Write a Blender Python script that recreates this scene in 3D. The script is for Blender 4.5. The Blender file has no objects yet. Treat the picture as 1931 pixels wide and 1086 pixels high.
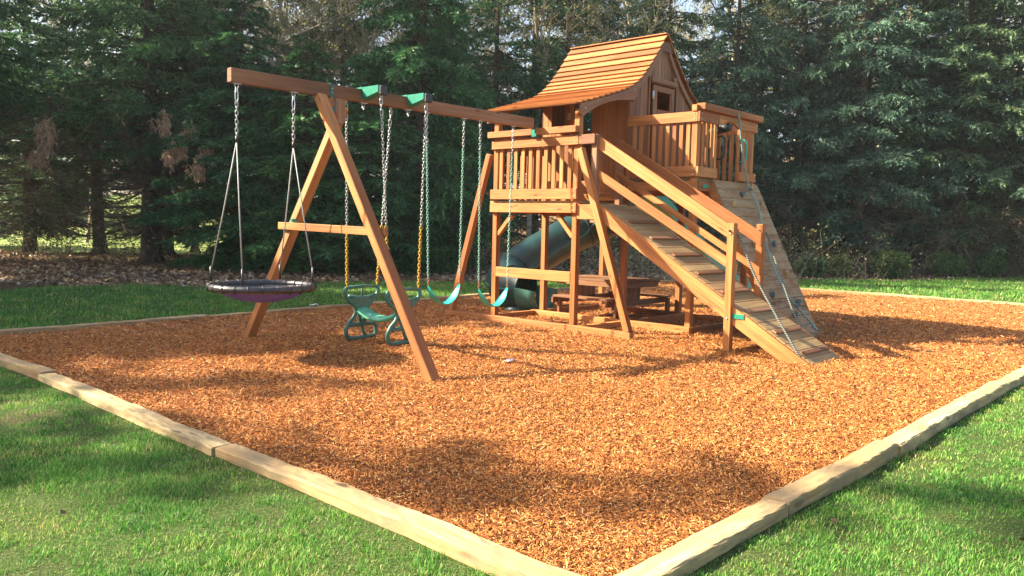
import bpy, math, random
import numpy as np
from mathutils import Vector, Matrix
random.seed(7); RNG = np.random.default_rng(11)
scene = bpy.context.scene
COL = scene.collection

# ------------------------------------------------------------------ camera
RIGHT = Vector((0.67714368, -0.73548495, 0.0232019))
DOWN = Vector((-0.04057914, -0.06880586, -0.99680444))
FWD = Vector((0.73473108, 0.67403831, -0.0764368))
CAM = Vector((-8.8823, -6.0577, 1.45))
cam_d = bpy.data.cameras.new("camera"); cam_o = bpy.data.objects.new("camera", cam_d); COL.objects.link(cam_o)
cam_d.sensor_width = 36; cam_d.lens = 29.0155; cam_d.clip_start = .1; cam_d.clip_end = 600
m = Matrix.Identity(4)
for i in range(3):
    m[i][0] = RIGHT[i]; m[i][1] = -DOWN[i]; m[i][2] = -FWD[i]; m[i][3] = CAM[i]
cam_o.matrix_world = m
scene.camera = cam_o

# ------------------------------------------------------------------ world, sun, exposure
SUN_DIR = Vector((-.80, 1.12, 1.0)).normalized()        # from the scene towards the sun
elev = math.asin(SUN_DIR.z); azim = math.atan2(SUN_DIR.x, SUN_DIR.y)
w = bpy.data.worlds.new("World"); scene.world = w; w.use_nodes = True
nt = w.node_tree; bg = nt.nodes["Background"]; sky = nt.nodes.new("ShaderNodeTexSky")
sky.sky_type = 'NISHITA'; sky.sun_disc = False; sky.sun_elevation = elev; sky.sun_rotation = azim
sky.air_density = 1.0; sky.dust_density = 3.0; sky.ozone_density = .6
nt.links.new(sky.outputs[0], bg.inputs[0]); bg.inputs[1].default_value = .09
sd = bpy.data.lights.new("sun", 'SUN'); so = bpy.data.objects.new("sun", sd); COL.objects.link(so)
sd.energy = 5.0; sd.angle = math.radians(.5); sd.color = (1, .90, .69)
so.rotation_euler = SUN_DIR.to_track_quat('Z', 'Y').to_euler()
scene.view_settings.view_transform = 'Standard'; scene.view_settings.look = 'None'
scene.view_settings.exposure = 2.1; scene.view_settings.gamma = 1
scene.render.engine = 'CYCLES'
scene.cycles.max_bounces = 6; scene.cycles.transparent_max_bounces = 8

# ------------------------------------------------------------------ materials
def node_mat(name):
    mt = bpy.data.materials.new(name); mt.use_nodes = True
    return mt, mt.node_tree, mt.node_tree.nodes["Principled BSDF"]
def nd(t, typ, **k):
    n = t.nodes.new(typ)
    for a, v in k.items(): setattr(n, a, v)
    return n
def ramp(t, fac, stops):
    r = nd(t, "ShaderNodeValToRGB"); e = r.color_ramp.elements
    while len(e) > 1: e.remove(e[-1])
    e[0].position = stops[0][0]; e[0].color = (*stops[0][1], 1)
    for p, c in stops[1:]:
        x = e.new(p); x.color = (*c, 1)
    t.links.new(fac, r.inputs[0]); return r.outputs[0]
def mapping(t, src, sc, loc=(0, 0, 0)):
    mp = nd(t, "ShaderNodeMapping"); mp.inputs['Scale'].default_value = sc; mp.inputs['Location'].default_value = loc
    t.links.new(src, mp.inputs[0]); return mp.outputs[0]
def noise(t, vec, scale, detail=3, rough=.55, dist=0):
    n = nd(t, "ShaderNodeTexNoise"); n.inputs['Scale'].default_value = scale; n.inputs['Detail'].default_value = detail
    n.inputs['Roughness'].default_value = rough; n.inputs['Distortion'].default_value = dist
    if vec is not None: t.links.new(vec, n.inputs[0])
    return n.outputs[0]
def mixc(t, fac, a, b, mode='MIX'):
    x = nd(t, "ShaderNodeMix", data_type='RGBA', blend_type=mode)
    for s, v in ((0, fac), (6, a), (7, b)):
        if isinstance(v, (int, float)): x.inputs[s].default_value = v
        elif isinstance(v, tuple): x.inputs[s].default_value = (*v, 1)
        else: t.links.new(v, x.inputs[s])
    return x.outputs[2]
def bump(t, h, strength, dist, bsdf):
    b = nd(t, "ShaderNodeBump"); b.inputs['Strength'].default_value = strength; b.inputs['Distance'].default_value = dist
    t.links.new(h, b.inputs['Height']); t.links.new(b.outputs[0], bsdf.inputs['Normal'])

def wood(name, dark, mid, light, knot=(.10, .04, .015), rough=.6, grime=None, spec=.3, kn=(1.9, 9, .05, .13)):
    mt, t, b = node_mat(name)
    uv = nd(t, "ShaderNodeUVMap", uv_map="grain").outputs[0]
    fine = noise(t, mapping(t, uv, (1.6, 60, 1)), 1.0, 5, .65, .4)
    rings = noise(t, mapping(t, uv, (.7, 11, 1)), 1.0, 3, .5, 1.2)
    tint = noise(t, mapping(t, uv, (.35, .35, 1)), 1.0, 1, .4)
    f = nd(t, "ShaderNodeMath", operation='MULTIPLY_ADD'); t.links.new(fine, f.inputs[0]); f.inputs[1].default_value = .55
    g = nd(t, "ShaderNodeMath", operation='MULTIPLY'); t.links.new(rings, g.inputs[0]); g.inputs[1].default_value = .5
    t.links.new(g.outputs[0], f.inputs[2])
    c = ramp(t, f.outputs[0], [(.30, dark), (.52, mid), (.72, light)])
    tn = ramp(t, tint, [(.36, (.60, .52, .46)), (.5, (.95, .93, .90)), (.64, (1.06, 1.16, 1.25))])
    c = mixc(t, 1.0, c, tn, 'MULTIPLY')
    vo = nd(t, "ShaderNodeTexVoronoi"); vo.inputs['Scale'].default_value = 1
    t.links.new(mapping(t, uv, (kn[0], kn[1], 1)), vo.inputs[0])
    kf = ramp(t, vo.outputs['Distance'], [(kn[2], (1, 1, 1)), (kn[3], (0, 0, 0))])
    c = mixc(t, kf, c, knot)
    if grime:
        gr = noise(t, mapping(t, uv, (2.5, 9, 1), (3, 7, 0)), 1.0, 5, .7)
        gf = ramp(t, gr, [(.42, (0, 0, 0)), (.62, (1, 1, 1))])
        c = mixc(t, gf, c, grime)
    t.links.new(c, b.inputs['Base Color']); b.inputs['Roughness'].default_value = rough
    b.inputs['Specular IOR Level'].default_value = spec
    bump(t, fine, .35, .004, b)
    return mt
def plain(name, col, rough=.5, metal=0, var=.12, scale=18, bumpk=0, spec=.5):
    mt, t, b = node_mat(name)
    tc = nd(t, "ShaderNodeTexCoord").outputs['Object']
    n = noise(t, tc, scale, 4)
    lo = tuple(max(0, c * (1 - var)) for c in col); hi = tuple(min(1, c * (1 + var)) for c in col)
    t.links.new(ramp(t, n, [(.3, lo), (.7, hi)]), b.inputs['Base Color'])
    b.inputs['Roughness'].default_value = rough; b.inputs['Metallic'].default_value = metal
    b.inputs['Specular IOR Level'].default_value = spec
    if bumpk: bump(t, noise(t, tc, scale * 3, 4), bumpk, .003, b)
    return mt
M = {}
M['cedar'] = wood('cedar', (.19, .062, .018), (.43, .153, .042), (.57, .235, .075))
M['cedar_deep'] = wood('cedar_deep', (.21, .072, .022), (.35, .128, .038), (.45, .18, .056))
M['cedar_brown'] = wood('cedar_brown', (.17, .07, .035), (.27, .125, .062), (.36, .19, .10))
M['shingle'] = wood('shingle', (.18, .066, .022), (.37, .145, .044), (.49, .22, .075))
M['weathered'] = wood('weathered', (.18, .095, .038), (.35, .21, .088), (.48, .32, .145), grime=(.25, .165, .08), rough=.8)
M['wallwood'] = wood('wallwood', (.18, .078, .034), (.33, .165, .072), (.43, .25, .12), grime=(.36, .26, .15), rough=.8)
M['timber'] = wood('timber', (.28, .165, .066), (.50, .335, .155), (.66, .49, .265), knot=(.09, .05, .022), grime=(.26, .19, .105), rough=.75, kn=(2.4, 9, .09, .20))
M['table'] = wood('table', (.11, .045, .020), (.19, .082, .035), (.27, .13, .06))
M['timber'].node_tree.nodes['Principled BSDF'].inputs['Roughness'].default_value = .8
M['chain'] = plain('chain', (.50, .52, .50), .35, .9, .3, 40)
M['chain_green'] = plain('chain_green', (.24, .46, .36), .45, .2, .3, 60)
M['chain_yellow'] = plain('chain_yellow', (.46, .27, .02), .45, 0, .2, 40)
M['steel'] = plain('steel', (.66, .66, .66), .3, .9, .1, 30)
M['greenmetal'] = plain('greenmetal', (.012, .20, .13), .4, .1, .15, 20)
M['teal'] = plain('teal', (.015, .32, .27), .35, 0, .15, 12)
M['darkgreen'] = plain('darkgreen', (.010, .040, .034), .42, 0, .35, 5)
M['strap'] = plain('strap', (.015, .09, .075), .45, .1, .2, 20)
M['slidegreen'] = plain('slidegreen', (.03, .30, .25), .35, 0, .15, 8)
M['gliderframe'] = plain('gliderframe', (.045, .135, .10), .45, 0, .15, 20)
M['gliderseat'] = plain('gliderseat', (.10, .40, .24), .4, 0, .2, 14)
M['black'] = plain('black', (.018, .018, .018), .5, 0, .2, 30)
M['blackvinyl'] = plain('blackvinyl', (.035, .032, .034), .33, 0, .3, 14, .8)
M['purple'] = plain('purple', (.085, .075, .55), .5, 0, .2, 9)
M['paper'] = plain('paper', (.75, .75, .74), .7, 0, .05)
M['hold_grey'] = plain('hold_grey', (.07, .10, .105), .6, 0, .3, 20, .5)
M['hold_tan'] = plain('hold_tan', (.42, .27, .10), .6, 0, .3, 20, .5)
M['silverrope'] = plain('silverrope', (.26, .26, .25), .6, 0, .2, 60)
M['rust'] = plain('rust', (.4, .17, .1), .5, .6, .2, 60)
def rope_mat(name, a, b2):
    mt, t, b = node_mat(name)
    uv = nd(t, "ShaderNodeUVMap", uv_map="grain").outputs[0]
    wv = nd(t, "ShaderNodeTexWave", wave_type='BANDS', bands_direction='DIAGONAL'); wv.inputs['Scale'].default_value = 1
    t.links.new(mapping(t, uv, (22, 1.2, 0)), wv.inputs[0])
    t.links.new(ramp(t, wv.outputs[1], [(.35, a), (.6, b2)]), b.inputs['Base Color'])
    b.inputs['Roughness'].default_value = .85
    return mt
M['rope_dark'] = rope_mat('rope_dark', (.02, .028, .026), (.24, .25, .20))
M['rope_pale'] = rope_mat('rope_pale', (.10, .15, .13), (.33, .40, .34))

# ------------------------------------------------------------------ mesh helpers
ORG = {}
class MB:
    def __init__(s): s.v = []; s.f = []; s.uv = []; s.smooth = []
    def quadlist(s, vs, fs, uvs, smooth=False):
        o = len(s.v); s.v += [tuple(x) for x in vs]
        for f, u in zip(fs, uvs):
            s.f.append([o + i for i in f]); s.uv.append(u); s.smooth.append(smooth)
    def board(s, a, b, wd, th, up=(0, 0, 1), c=.004):
        """box whose grain runs from a to b; wd across, th along up"""
        a = Vector(a); b = Vector(b); X = (b - a); L = X.length; X.normalize()
        Y = Vector(up).cross(X).normalized(); Z = X.cross(Y).normalized()
        O = (a + b) / 2; H = (L / 2, wd / 2, th / 2); A = (X, Y, Z)
        c = min(c, min(H) * .5)
        ou = random.random() * 40; ov = random.random() * 40
        V = {}; vs = []
        for sx in (-1, 1):
            for sy in (-1, 1):
                for sz in (-1, 1):
                    S = (sx, sy, sz)
                    for k in range(3):
                        q = [S[i] * (H[i] if i == k else H[i] - c) for i in range(3)]
                        V[(S, k)] = len(vs); vs.append(q)
        fs = []
        for k in range(3):
            i, j = (k + 1) % 3, (k + 2) % 3
            for sg in (-1, 1):
                def key(si, sj):
                    S = [0, 0, 0]; S[k] = sg; S[i] = si; S[j] = sj; return V[(tuple(S), k)]
                q = [key(-1, -1), key(1, -1), key(1, 1), key(-1, 1)]
                fs.append(q if sg > 0 else q[::-1])
        for k in range(3):            # edges running along axis k
            i, j = (k + 1) % 3, (k + 2) % 3
            for si in (-1, 1):
                for sj in (-1, 1):
                    def key(sk, ax):
                        S = [0, 0, 0]; S[k] = sk; S[i] = si; S[j] = sj; return V[(tuple(S), ax)]
                    q = [key(-1, i), key(1, i), key(1, j), key(-1, j)]
                    fs.append(q if si * sj < 0 else q[::-1])
        for S in {k[0] for k in V}:
            q = [V[(S, 0)], V[(S, 1)], V[(S, 2)]]
            fs.append(q if S[0] * S[1] * S[2] > 0 else q[::-1])
        uvs = []
        for f in fs:
            n = (Vector(vs[f[1]]) - Vector(vs[f[0]])).cross(Vector(vs[f[2]]) - Vector(vs[f[0]]))
            ax = max(range(3), key=lambda q: abs(n[q]))
            if ax == 0: uvs.append([(ou + vs[q][1] * .3, ov + vs[q][2]) for q in f])
            elif ax == 1: uvs.append([(ou + vs[q][0], ov + vs[q][2]) for q in f])
            else: uvs.append([(ou + vs[q][0], ov + 1 + vs[q][1]) for q in f])
        s.quadlist([O + A[0] * q[0] + A[1] * q[1] + A[2] * q[2] for q in vs], fs, uvs)
        return s
    def box(s, x0, x1, y0, y1, z0, z1, g='x', c=.004):
        cx, cy, cz = (x0 + x1) / 2, (y0 + y1) / 2, (z0 + z1) / 2
        if g == 'x': return s.board((x0, cy, cz), (x1, cy, cz), y1 - y0, z1 - z0, (0, 0, 1), c)
        if g == 'y': return s.board((cx, y0, cz), (cx, y1, cz), x1 - x0, z1 - z0, (0, 0, 1), c)
        return s.board((cx, cy, z0), (cx, cy, z1), y1 - y0, x1 - x0, (1, 0, 0), c)
    def prism(s, poly, axis, t0, t1, u='first', gdir=None):
        """extrude polygon (2D list) along axis 'x','y' or 'z' from t0 to t1; convex or simple"""
        def p3(p, t):
            return {'y': (p[0], t, p[1]), 'x': (t, p[0], p[1]), 'z': (p[0], p[1], t)}[axis]
        n = len(poly); vs = [p3(p, t0) for p in poly] + [p3(p, t1) for p in poly]
        ou = random.random() * 40; ov = random.random() * 40
        fs = [list(range(n)), list(range(2 * n - 1, n - 1, -1))]
        fs += [[i, i + n, (i + 1) % n + n, (i + 1) % n] for i in range(n)]
        k = (0, 1) if u == 'first' else (1, 0); poly0 = poly
        if gdir:
            gl = math.hypot(*gdir); ga, gb = gdir[0] / gl, gdir[1] / gl
            poly = [(p[0] * ga + p[1] * gb, -p[0] * gb + p[1] * ga) for p in poly]
        uvs = [[(ou + poly[i % n][k[0]], ov + poly[i % n][k[1]]) for i in fs[0]], [(ou + poly[i % n][k[0]], ov + poly[i % n][k[1]]) for i in fs[1]]]
        for i in range(n):
            p, q = poly[i], poly[(i + 1) % n]
            uvs.append([(ou + p[k[0]], ov), (ou + p[k[0]], ov + t1 - t0), (ou + q[k[0]], ov + t1 - t0), (ou + q[k[0]], ov)])
        s.quadlist(vs, fs, uvs); return s
    def sweep(s, pts, rad, n=8, closed=False, caps=True, prof=None, smooth=True, up=(0, 0, 1)):
        P = [Vector(p) for p in pts]; m_ = len(P); frames = []
        T0 = (P[1] - P[0]).normalized()
        N = Vector(up) - T0 * T0.dot(Vector(up))
        if N.length < .1: N = Vector((1, 0, 0)) - T0 * T0.x
        N.normalize(); L = 0; Ls = []
        for i in range(m_):
            if closed: T = (P[(i + 1) % m_] - P[i - 1]).normalized()
            else: T = (P[min(i + 1, m_ - 1)] - P[max(i - 1, 0)]).normalized()
            N = (N - T * T.dot(N)).normalized(); B = T.cross(N); frames.append((N.copy(), B))
            if i: L += (P[i] - P[i - 1]).length
            Ls.append(L)
        vs = []
        for i in range(m_):
            r = rad[i] if hasattr(rad, '__len__') else rad
            for j in range(n):
                if prof: a, b = prof[j]
                else: a, b = math.cos(2 * math.pi * j / n), math.sin(2 * math.pi * j / n)
                vs.append(P[i] + frames[i][0] * a * r + frames[i][1] * b * r)
        fs = []; uvs = []
        for i in range(m_ if closed else m_ - 1):
            i2 = (i + 1) % m_
            for j in range(n):
                j2 = (j + 1) % n
                fs.append([i * n + j, i * n + j2, i2 * n + j2, i2 * n + j])
                u0 = Ls[i]; u1 = Ls[i2] if i2 else Ls[i] + .02
                uvs.append([(u0, j / n), (u0, (j + 1) / n), (u1, (j + 1) / n), (u1, j / n)])
        if caps and not closed:
            fs.append(list(range(n))[::-1]); uvs.append([(0, 0)] * n)
            fs.append([(m_ - 1) * n + j for j in range(n)]); uvs.append([(0, 0)] * n)
        s.quadlist(vs, fs, uvs, smooth); return s
    def ball(s, c, r, seg=8, rings=5, sc=(1, 1, 1)):
        vs = [(c[0], c[1], c[2] + r * sc[2])]
        for i in range(1, rings):
            ph = math.pi * i / rings
            for j in range(seg):
                th = 2 * math.pi * j / seg
                vs.append((c[0] + r * sc[0] * math.sin(ph) * math.cos(th), c[1] + r * sc[1] * math.sin(ph) * math.sin(th), c[2] + r * sc[2] * math.cos(ph)))
        vs.append((c[0], c[1], c[2] - r * sc[2])); fs = []
        for j in range(seg): fs.append([0, 1 + j, 1 + (j + 1) % seg])
        for i in range(rings - 2):
            for j in range(seg):
                a = 1 + i * seg + j; b = 1 + i * seg + (j + 1) % seg
                fs.append([a, a + seg, b + seg, b])
        e = len(vs) - 1; o = 1 + (rings - 2) * seg
        for j in range(seg): fs.append([o + j, e, o + (j + 1) % seg])
        s.quadlist(vs, fs, [[(0, 0)] * len(f) for f in fs], True); return s
    def chain(s, a, b, link=.034, r=.0035, wd=.010):
        a = Vector(a); b = Vector(b); d = b - a; L = d.length; d.normalize(); n = max(1, int(L / link))
        e1 = d.orthogonal().normalized(); e2 = d.cross(e1); step = L / n; hl = step * .5 + r * 1.2
        for k in range(n):
            c = a + d * (k + .5) * step; e = e1 if k % 2 else e2
            q = [(-hl + wd * .6, -wd), (hl - wd * .6, -wd), (hl, -wd * .4), (hl, wd * .4), (hl - wd * .6, wd), (-hl + wd * .6, wd), (-hl, wd * .4), (-hl, -wd * .4)]
            s.sweep([c + d * x + e * y for x, y in q], r, 4, closed=True, up=tuple(d.cross(e)))
        return s
    def build(s, name, mat, parent=None):
        o0 = ORG.get(parent.name, Vector((0, 0, 0))) if parent else Vector((0, 0, 0))
        me = bpy.data.meshes.new(name)
        me.from_pydata([tuple(Vector(v) - o0) for v in s.v], [], s.f)
        uvl = me.uv_layers.new(name="grain")
        flat = [c for f in s.uv for p in f for c in p]
        uvl.data.foreach_set("uv", flat)
        me.polygons.foreach_set("use_smooth", s.smooth)
        me.materials.append(mat); me.update()
        o = bpy.data.objects.new(name, me); COL.objects.link(o)
        if parent: o.parent = parent
        ORG[o.name] = o0
        return o
def tag(o, label=None, cat=None, group=None, kind=None):
    if label: o['label'] = label
    if cat: o['category'] = cat
    if group: o['group'] = group
    if kind: o['kind'] = kind
    return o
def empty(name, loc, label, cat, group=None):
    o = bpy.data.objects.new(name, None); COL.objects.link(o); o.location = loc; ORG[o.name] = Vector(loc)
    return tag(o, label, cat, group)
def np_mesh(name, V, F, mat, parent=None, smooth=False, loc=(0, 0, 0)):
    """fast mesh from arrays: F is (n,3) or (n,4)"""
    me = bpy.data.meshes.new(name); k = F.shape[1]
    me.vertices.add(len(V)); me.vertices.foreach_set("co", np.asarray(V, np.float32).ravel())
    me.loops.add(F.size); me.loops.foreach_set("vertex_index", F.astype(np.int32).ravel())
    me.polygons.add(len(F)); me.polygons.foreach_set("loop_start", np.arange(0, F.size, k, dtype=np.int32))
    me.update(calc_edges=True); me.materials.append(mat)
    me.polygons.foreach_set("use_smooth", [smooth] * len(F))
    o = bpy.data.objects.new(name, me); COL.objects.link(o); o.location = loc
    if parent: o.parent = parent
    return o

# ------------------------------------------------------------------ ground, mulch bed and edging
F2 = np.array([FWD.x, FWD.y]) / math.hypot(FWD.x, FWD.y); R2 = np.array([F2[1], -F2[0]])
def dep_lat(x, y):
    dx = x - CAM.x; dy_ = y - CAM.y
    return dx * F2[0] + dy_ * F2[1], dx * R2[0] + dy_ * R2[1]
def sm(t): t = np.clip(t, 0, 1); return t * t * (3 - 2 * t)
_ph = RNG.uniform(0, 6.28, (12, 3)); _fr = RNG.uniform(.5, 1, (12, 2))
def wob(x, y, f):
    r = 0
    for k in range(12):
        a = k * 2.4; r = r + np.sin((x * math.cos(a) + y * math.sin(a)) * f * (.6 + 1.3 * _fr[k, 0]) + _ph[k, 0])
    return r / 5.0
FX = [-40, -6.4, 11.2, 60]
def far_edge(x): return 5.36 + .058 * (x + 0.0)           # far side of the bed
def lawn_edge(x): return np.interp(x, [-60, -30, -4, -1.6, -.3, 3, 9, 16, 19, 24, 40, 80], [16, 13, 11.6, 12.0, 10.2, 10.2, 7.4, 4.3, 2.4, .2, -7, -26])
def mulch_h(x, y):
    h = .012 * wob(x, y, 1.1) + .006 * wob(x + 9, y, 4.3) + .003 * wob(x, y + 5, 17.0)
    h = h - .065 * np.exp(-(((x - .55) / .8) ** 2 + ((y + 2.3) / .55) ** 2)) - .05 * np.exp(-(((x - 2.4) / .9) ** 2 + ((y + 1.5) / .5) ** 2))
    return h
def ground_h(x, y):
    d, l = dep_lat(x, y)
    z = -.035 + .02 * wob(x, y, .35)
    bank = np.clip(d - 29.5 - .8 * wob(x, y, .25), 0, 60) * .16 * sm((l + 1) / 7)
    back = np.clip(d - 46, 0, 60) * .10
    z = z + np.minimum(bank, 5.5) + np.minimum(back, 3.5) + .05 * wob(x, y, .9) * sm((d - 24) / 6)
    inside = (x > -6.36) & (x < 11.1) & (y > -4.24) & (y < 4.9)
    return np.where(inside, -.25, np.where((d < 24), np.minimum(z, -.012), z))
gx = np.concatenate([np.linspace(-90, -16, 60), np.linspace(-15.5, -6.45, 60), [-6.38, -6.32], np.linspace(-6.2, 11.0, 45), [11.12, 11.2], np.linspace(11.6, 45, 95), np.linspace(46, 150, 60)])
gy = np.concatenate([np.linspace(-90, -14, 40), np.linspace(-13.5, -4.32, 60), [-4.25, -4.2], np.linspace(-4, 4.8, 25), [4.95, 5.1], np.linspace(5.6, 45, 110), np.linspace(46, 150, 60)])
def grid_mesh(name, xs, ys, hf, mat):
    X, Y = np.meshgrid(xs, ys, indexing='ij'); Z = hf(X, Y)
    V = np.stack([X, Y, Z], -1).reshape(-1, 3); nx, ny = len(xs), len(ys)
    i = np.arange(nx - 1)[:, None] * ny + np.arange(ny - 1)[None, :]; i = i.ravel()
    return np_mesh(name, V, np.stack([i, i + ny, i + ny + 1, i + 1], -1), mat, smooth=True), X.ravel(), Y.ravel()
def ground_material():
    mt, t, b = node_mat('ground')
    tc = nd(t, "ShaderNodeTexCoord").outputs['Object']
    at = nd(t, "ShaderNodeAttribute", attribute_name="zone").outputs['Fac']
    n1 = noise(t, tc, 1.3, 5, .6); n2 = noise(t, tc, 70, 5, .75)
    g = ramp(t, n1, [(.30, (.13, .12, .055)), (.42, (.09, .13, .035)), (.6, (.08, .17, .03)), (.75, (.17, .19, .06))])
    g = mixc(t, .75, g, ramp(t, n2, [(.38, (.02, .028, .010)), (.5, (.07, .10, .025)), (.62, (.20, .21, .08))]))
    dirt = ramp(t, noise(t, tc, .9, 3, .5), [(.60, (0, 0, 0)), (.72, (1, 1, 1))])
    g = mixc(t, dirt, g, ramp(t, n2, [(.35, (.07, .045, .026)), (.65, (.17, .115, .07))]))
    vo = nd(t, "ShaderNodeTexVoronoi"); vo.inputs['Scale'].default_value = 9; t.links.new(tc, vo.inputs[0])
    lit = mixc(t, .6, ramp(t, vo.outputs['Distance'], [(0, (.38, .23, .13)), (.5, (.07, .04, .024))]), ramp(t, n2, [(.38, (.05, .03, .018)), (.62, (.36, .22, .12))]))
    c = mixc(t, at, g, lit)
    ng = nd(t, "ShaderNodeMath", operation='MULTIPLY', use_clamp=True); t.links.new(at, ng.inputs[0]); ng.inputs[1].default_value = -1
    c = mixc(t, ng.outputs[0], c, ramp(t, n1, [(.35, (.08, .14, .03)), (.5, (.17, .24, .05)), (.65, (.33, .28, .13))]))  # meadow grass colour, brightened to stand in for sunlight
    t.links.new(c, b.inputs['Base Color']); b.inputs['Roughness'].default_value = .9; b.inputs['Specular IOR Level'].default_value = .1
    bump(t, n2, 1, .03, b)
    return mt
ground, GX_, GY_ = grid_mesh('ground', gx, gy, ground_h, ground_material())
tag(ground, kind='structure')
def zone_of(x, y):
    d, l = dep_lat(x, y)
    e = y - lawn_edge(x) - .5 * wob(x, y, 1.1)
    z = sm(e / .5 + .5)
    back = sm((d - 31 - wob(x, y, .3)) / 3) * sm((-l - 3) / 3)       # meadow beyond the left trees, its sunlight painted as brighter ground colour
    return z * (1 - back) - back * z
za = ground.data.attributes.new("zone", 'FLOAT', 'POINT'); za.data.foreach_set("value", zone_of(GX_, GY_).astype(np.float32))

def chip_material(name, mesh_chips):
    mt, t, b = node_mat(name)
    stops = [(0, (.045, .018, .009)), (.15, (.18, .060, .017)), (.45, (.385, .130, .031)), (.75, (.54, .203, .047)), (.92, (.64, .31, .09)), (1, (.70, .45, .21))]
    if mesh_chips:
        rnd = nd(t, "ShaderNodeNewGeometry").outputs['Random Per Island']
        c = ramp(t, rnd, stops)
    else:
        tc = nd(t, "ShaderNodeTexCoord").outputs['Object']
        wq = nd(t, "ShaderNodeTexNoise"); wq.inputs['Scale'].default_value = 7; t.links.new(tc, wq.inputs[0])
        mv = nd(t, "ShaderNodeMapping"); t.links.new(tc, mv.inputs[0]); mv.inputs['Scale'].default_value = (18, 62, 30)
        add = nd(t, "ShaderNodeVectorMath", operation='MULTIPLY_ADD'); t.links.new(wq.outputs['Color'], add.inputs[0]); add.inputs[1].default_value = (14, 14, 14); t.links.new(mv.outputs[0], add.inputs[2])
        vo = nd(t, "ShaderNodeTexVoronoi"); vo.inputs['Scale'].default_value = 1; t.links.new(add.outputs[0], vo.inputs[0])
        sp = nd(t, "ShaderNodeSeparateColor"); t.links.new(vo.outputs['Color'], sp.inputs[0])
        c = ramp(t, sp.outputs[0], stops)
        c = mixc(t, ramp(t, vo.outputs['Distance'], [(.35, (0, 0, 0)), (.8, (1, 1, 1))]), c, (.07, .025, .012))
        bump(t, vo.outputs['Distance'], -.7, .02, b)
    t.links.new(c, b.inputs['Base Color']); b.inputs['Roughness'].default_value = .75; b.inputs['Specular IOR Level'].default_value = .2
    return mt
def bed_h(x, y):
    return mulch_h(x, y)
bx_ = np.concatenate([np.arange(-6.31, 5, .06), np.linspace(5, 11.13, 70)])
nb_y = 150
X, Tt = np.meshgrid(bx_, np.linspace(0, 1, nb_y), indexing='ij')
Yb = -4.19 + Tt * (far_edge(X) + .03 + 4.19)
V = np.stack([X, Yb, mulch_h(X, Yb)], -1).reshape(-1, 3); i = (np.arange(len(bx_) - 1)[:, None] * nb_y + np.arange(nb_y - 1)[None, :]).ravel()
mb_ = np_mesh('mulch_ground', V, np.stack([i, i + nb_y, i + nb_y + 1, i + 1], -1), chip_material('mulch', False), smooth=True); tag(mb_, kind='structure')
# loose chips: denser and finer close to where people stand and look
def scatter_chips():
    P = []
    for dmax, dmin, dens, s in ((5.2, 0, 15000, .66), (7.5, 5.2, 8500, .74), (11, 7.5, 3000, .95), (16, 11, 700, 1.25), (24, 16, 180, 1.6)):
        n = int(17.4 * 9.8 * dens); x = RNG.uniform(-6.27, 11.1, n); t_ = RNG.uniform(0, 1, n); y = -4.14 + t_ * (far_edge(x) + 4.14)
        d, l = dep_lat(x, y); r = np.hypot(d, l); k = (r < dmax) & (r >= dmin) & (np.abs(l) < .85 * d + 3)
        P.append(np.stack([x[k], y[k], np.full(k.sum(), s)], -1))
    P = np.concatenate(P); n = len(P); s = P[:, 2]
    L = s * RNG.uniform(.006, .021, n) * RNG.choice([1, 1, 1, 1.5], n); W = s * RNG.uniform(.0022, .0050, n); T = W * RNG.uniform(.3, .9, n)
    yaw = RNG.uniform(0, 6.283, n); pit = RNG.normal(0, .40, n); rol = RNG.normal(0, .6, n)
    cx = np.stack([np.cos(yaw) * np.cos(pit), np.sin(yaw) * np.cos(pit), np.sin(pit)], -1)
    sy = np.stack([-np.sin(yaw) * np.cos(rol), np.cos(yaw) * np.cos(rol), np.sin(rol)], -1)
    up = np.cross(cx, sy)
    c = np.stack([P[:, 0], P[:, 1], mulch_h(P[:, 0], P[:, 1]) + RNG.uniform(.000, .022, n) + np.abs(np.sin(pit)) * L * .4], -1)
    q = [(-1, -1, 0), (1, -.8, 0), (1.15, .1, 1), (-1.1, 0, 1), (-.95, 1, 0), (.9, .9, 0)]
    V = np.stack([c + cx * (L * a)[:, None] + sy * (W * b)[:, None] + up * (T * h)[:, None] for a, b, h in q], 1)
    base = (np.arange(n) * 6)[:, None]
    F = np.concatenate([base + np.array([[0, 1, 2, 3]]), base + np.array([[3, 2, 5, 4]])])
    return V.reshape(-1, 3), F
V, F = scatter_chips()
tag(np_mesh('wood_chips', V, F, chip_material('chips', True)), 'loose orange brown wood chips covering the play area', 'wood chips', kind='stuff')

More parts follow.
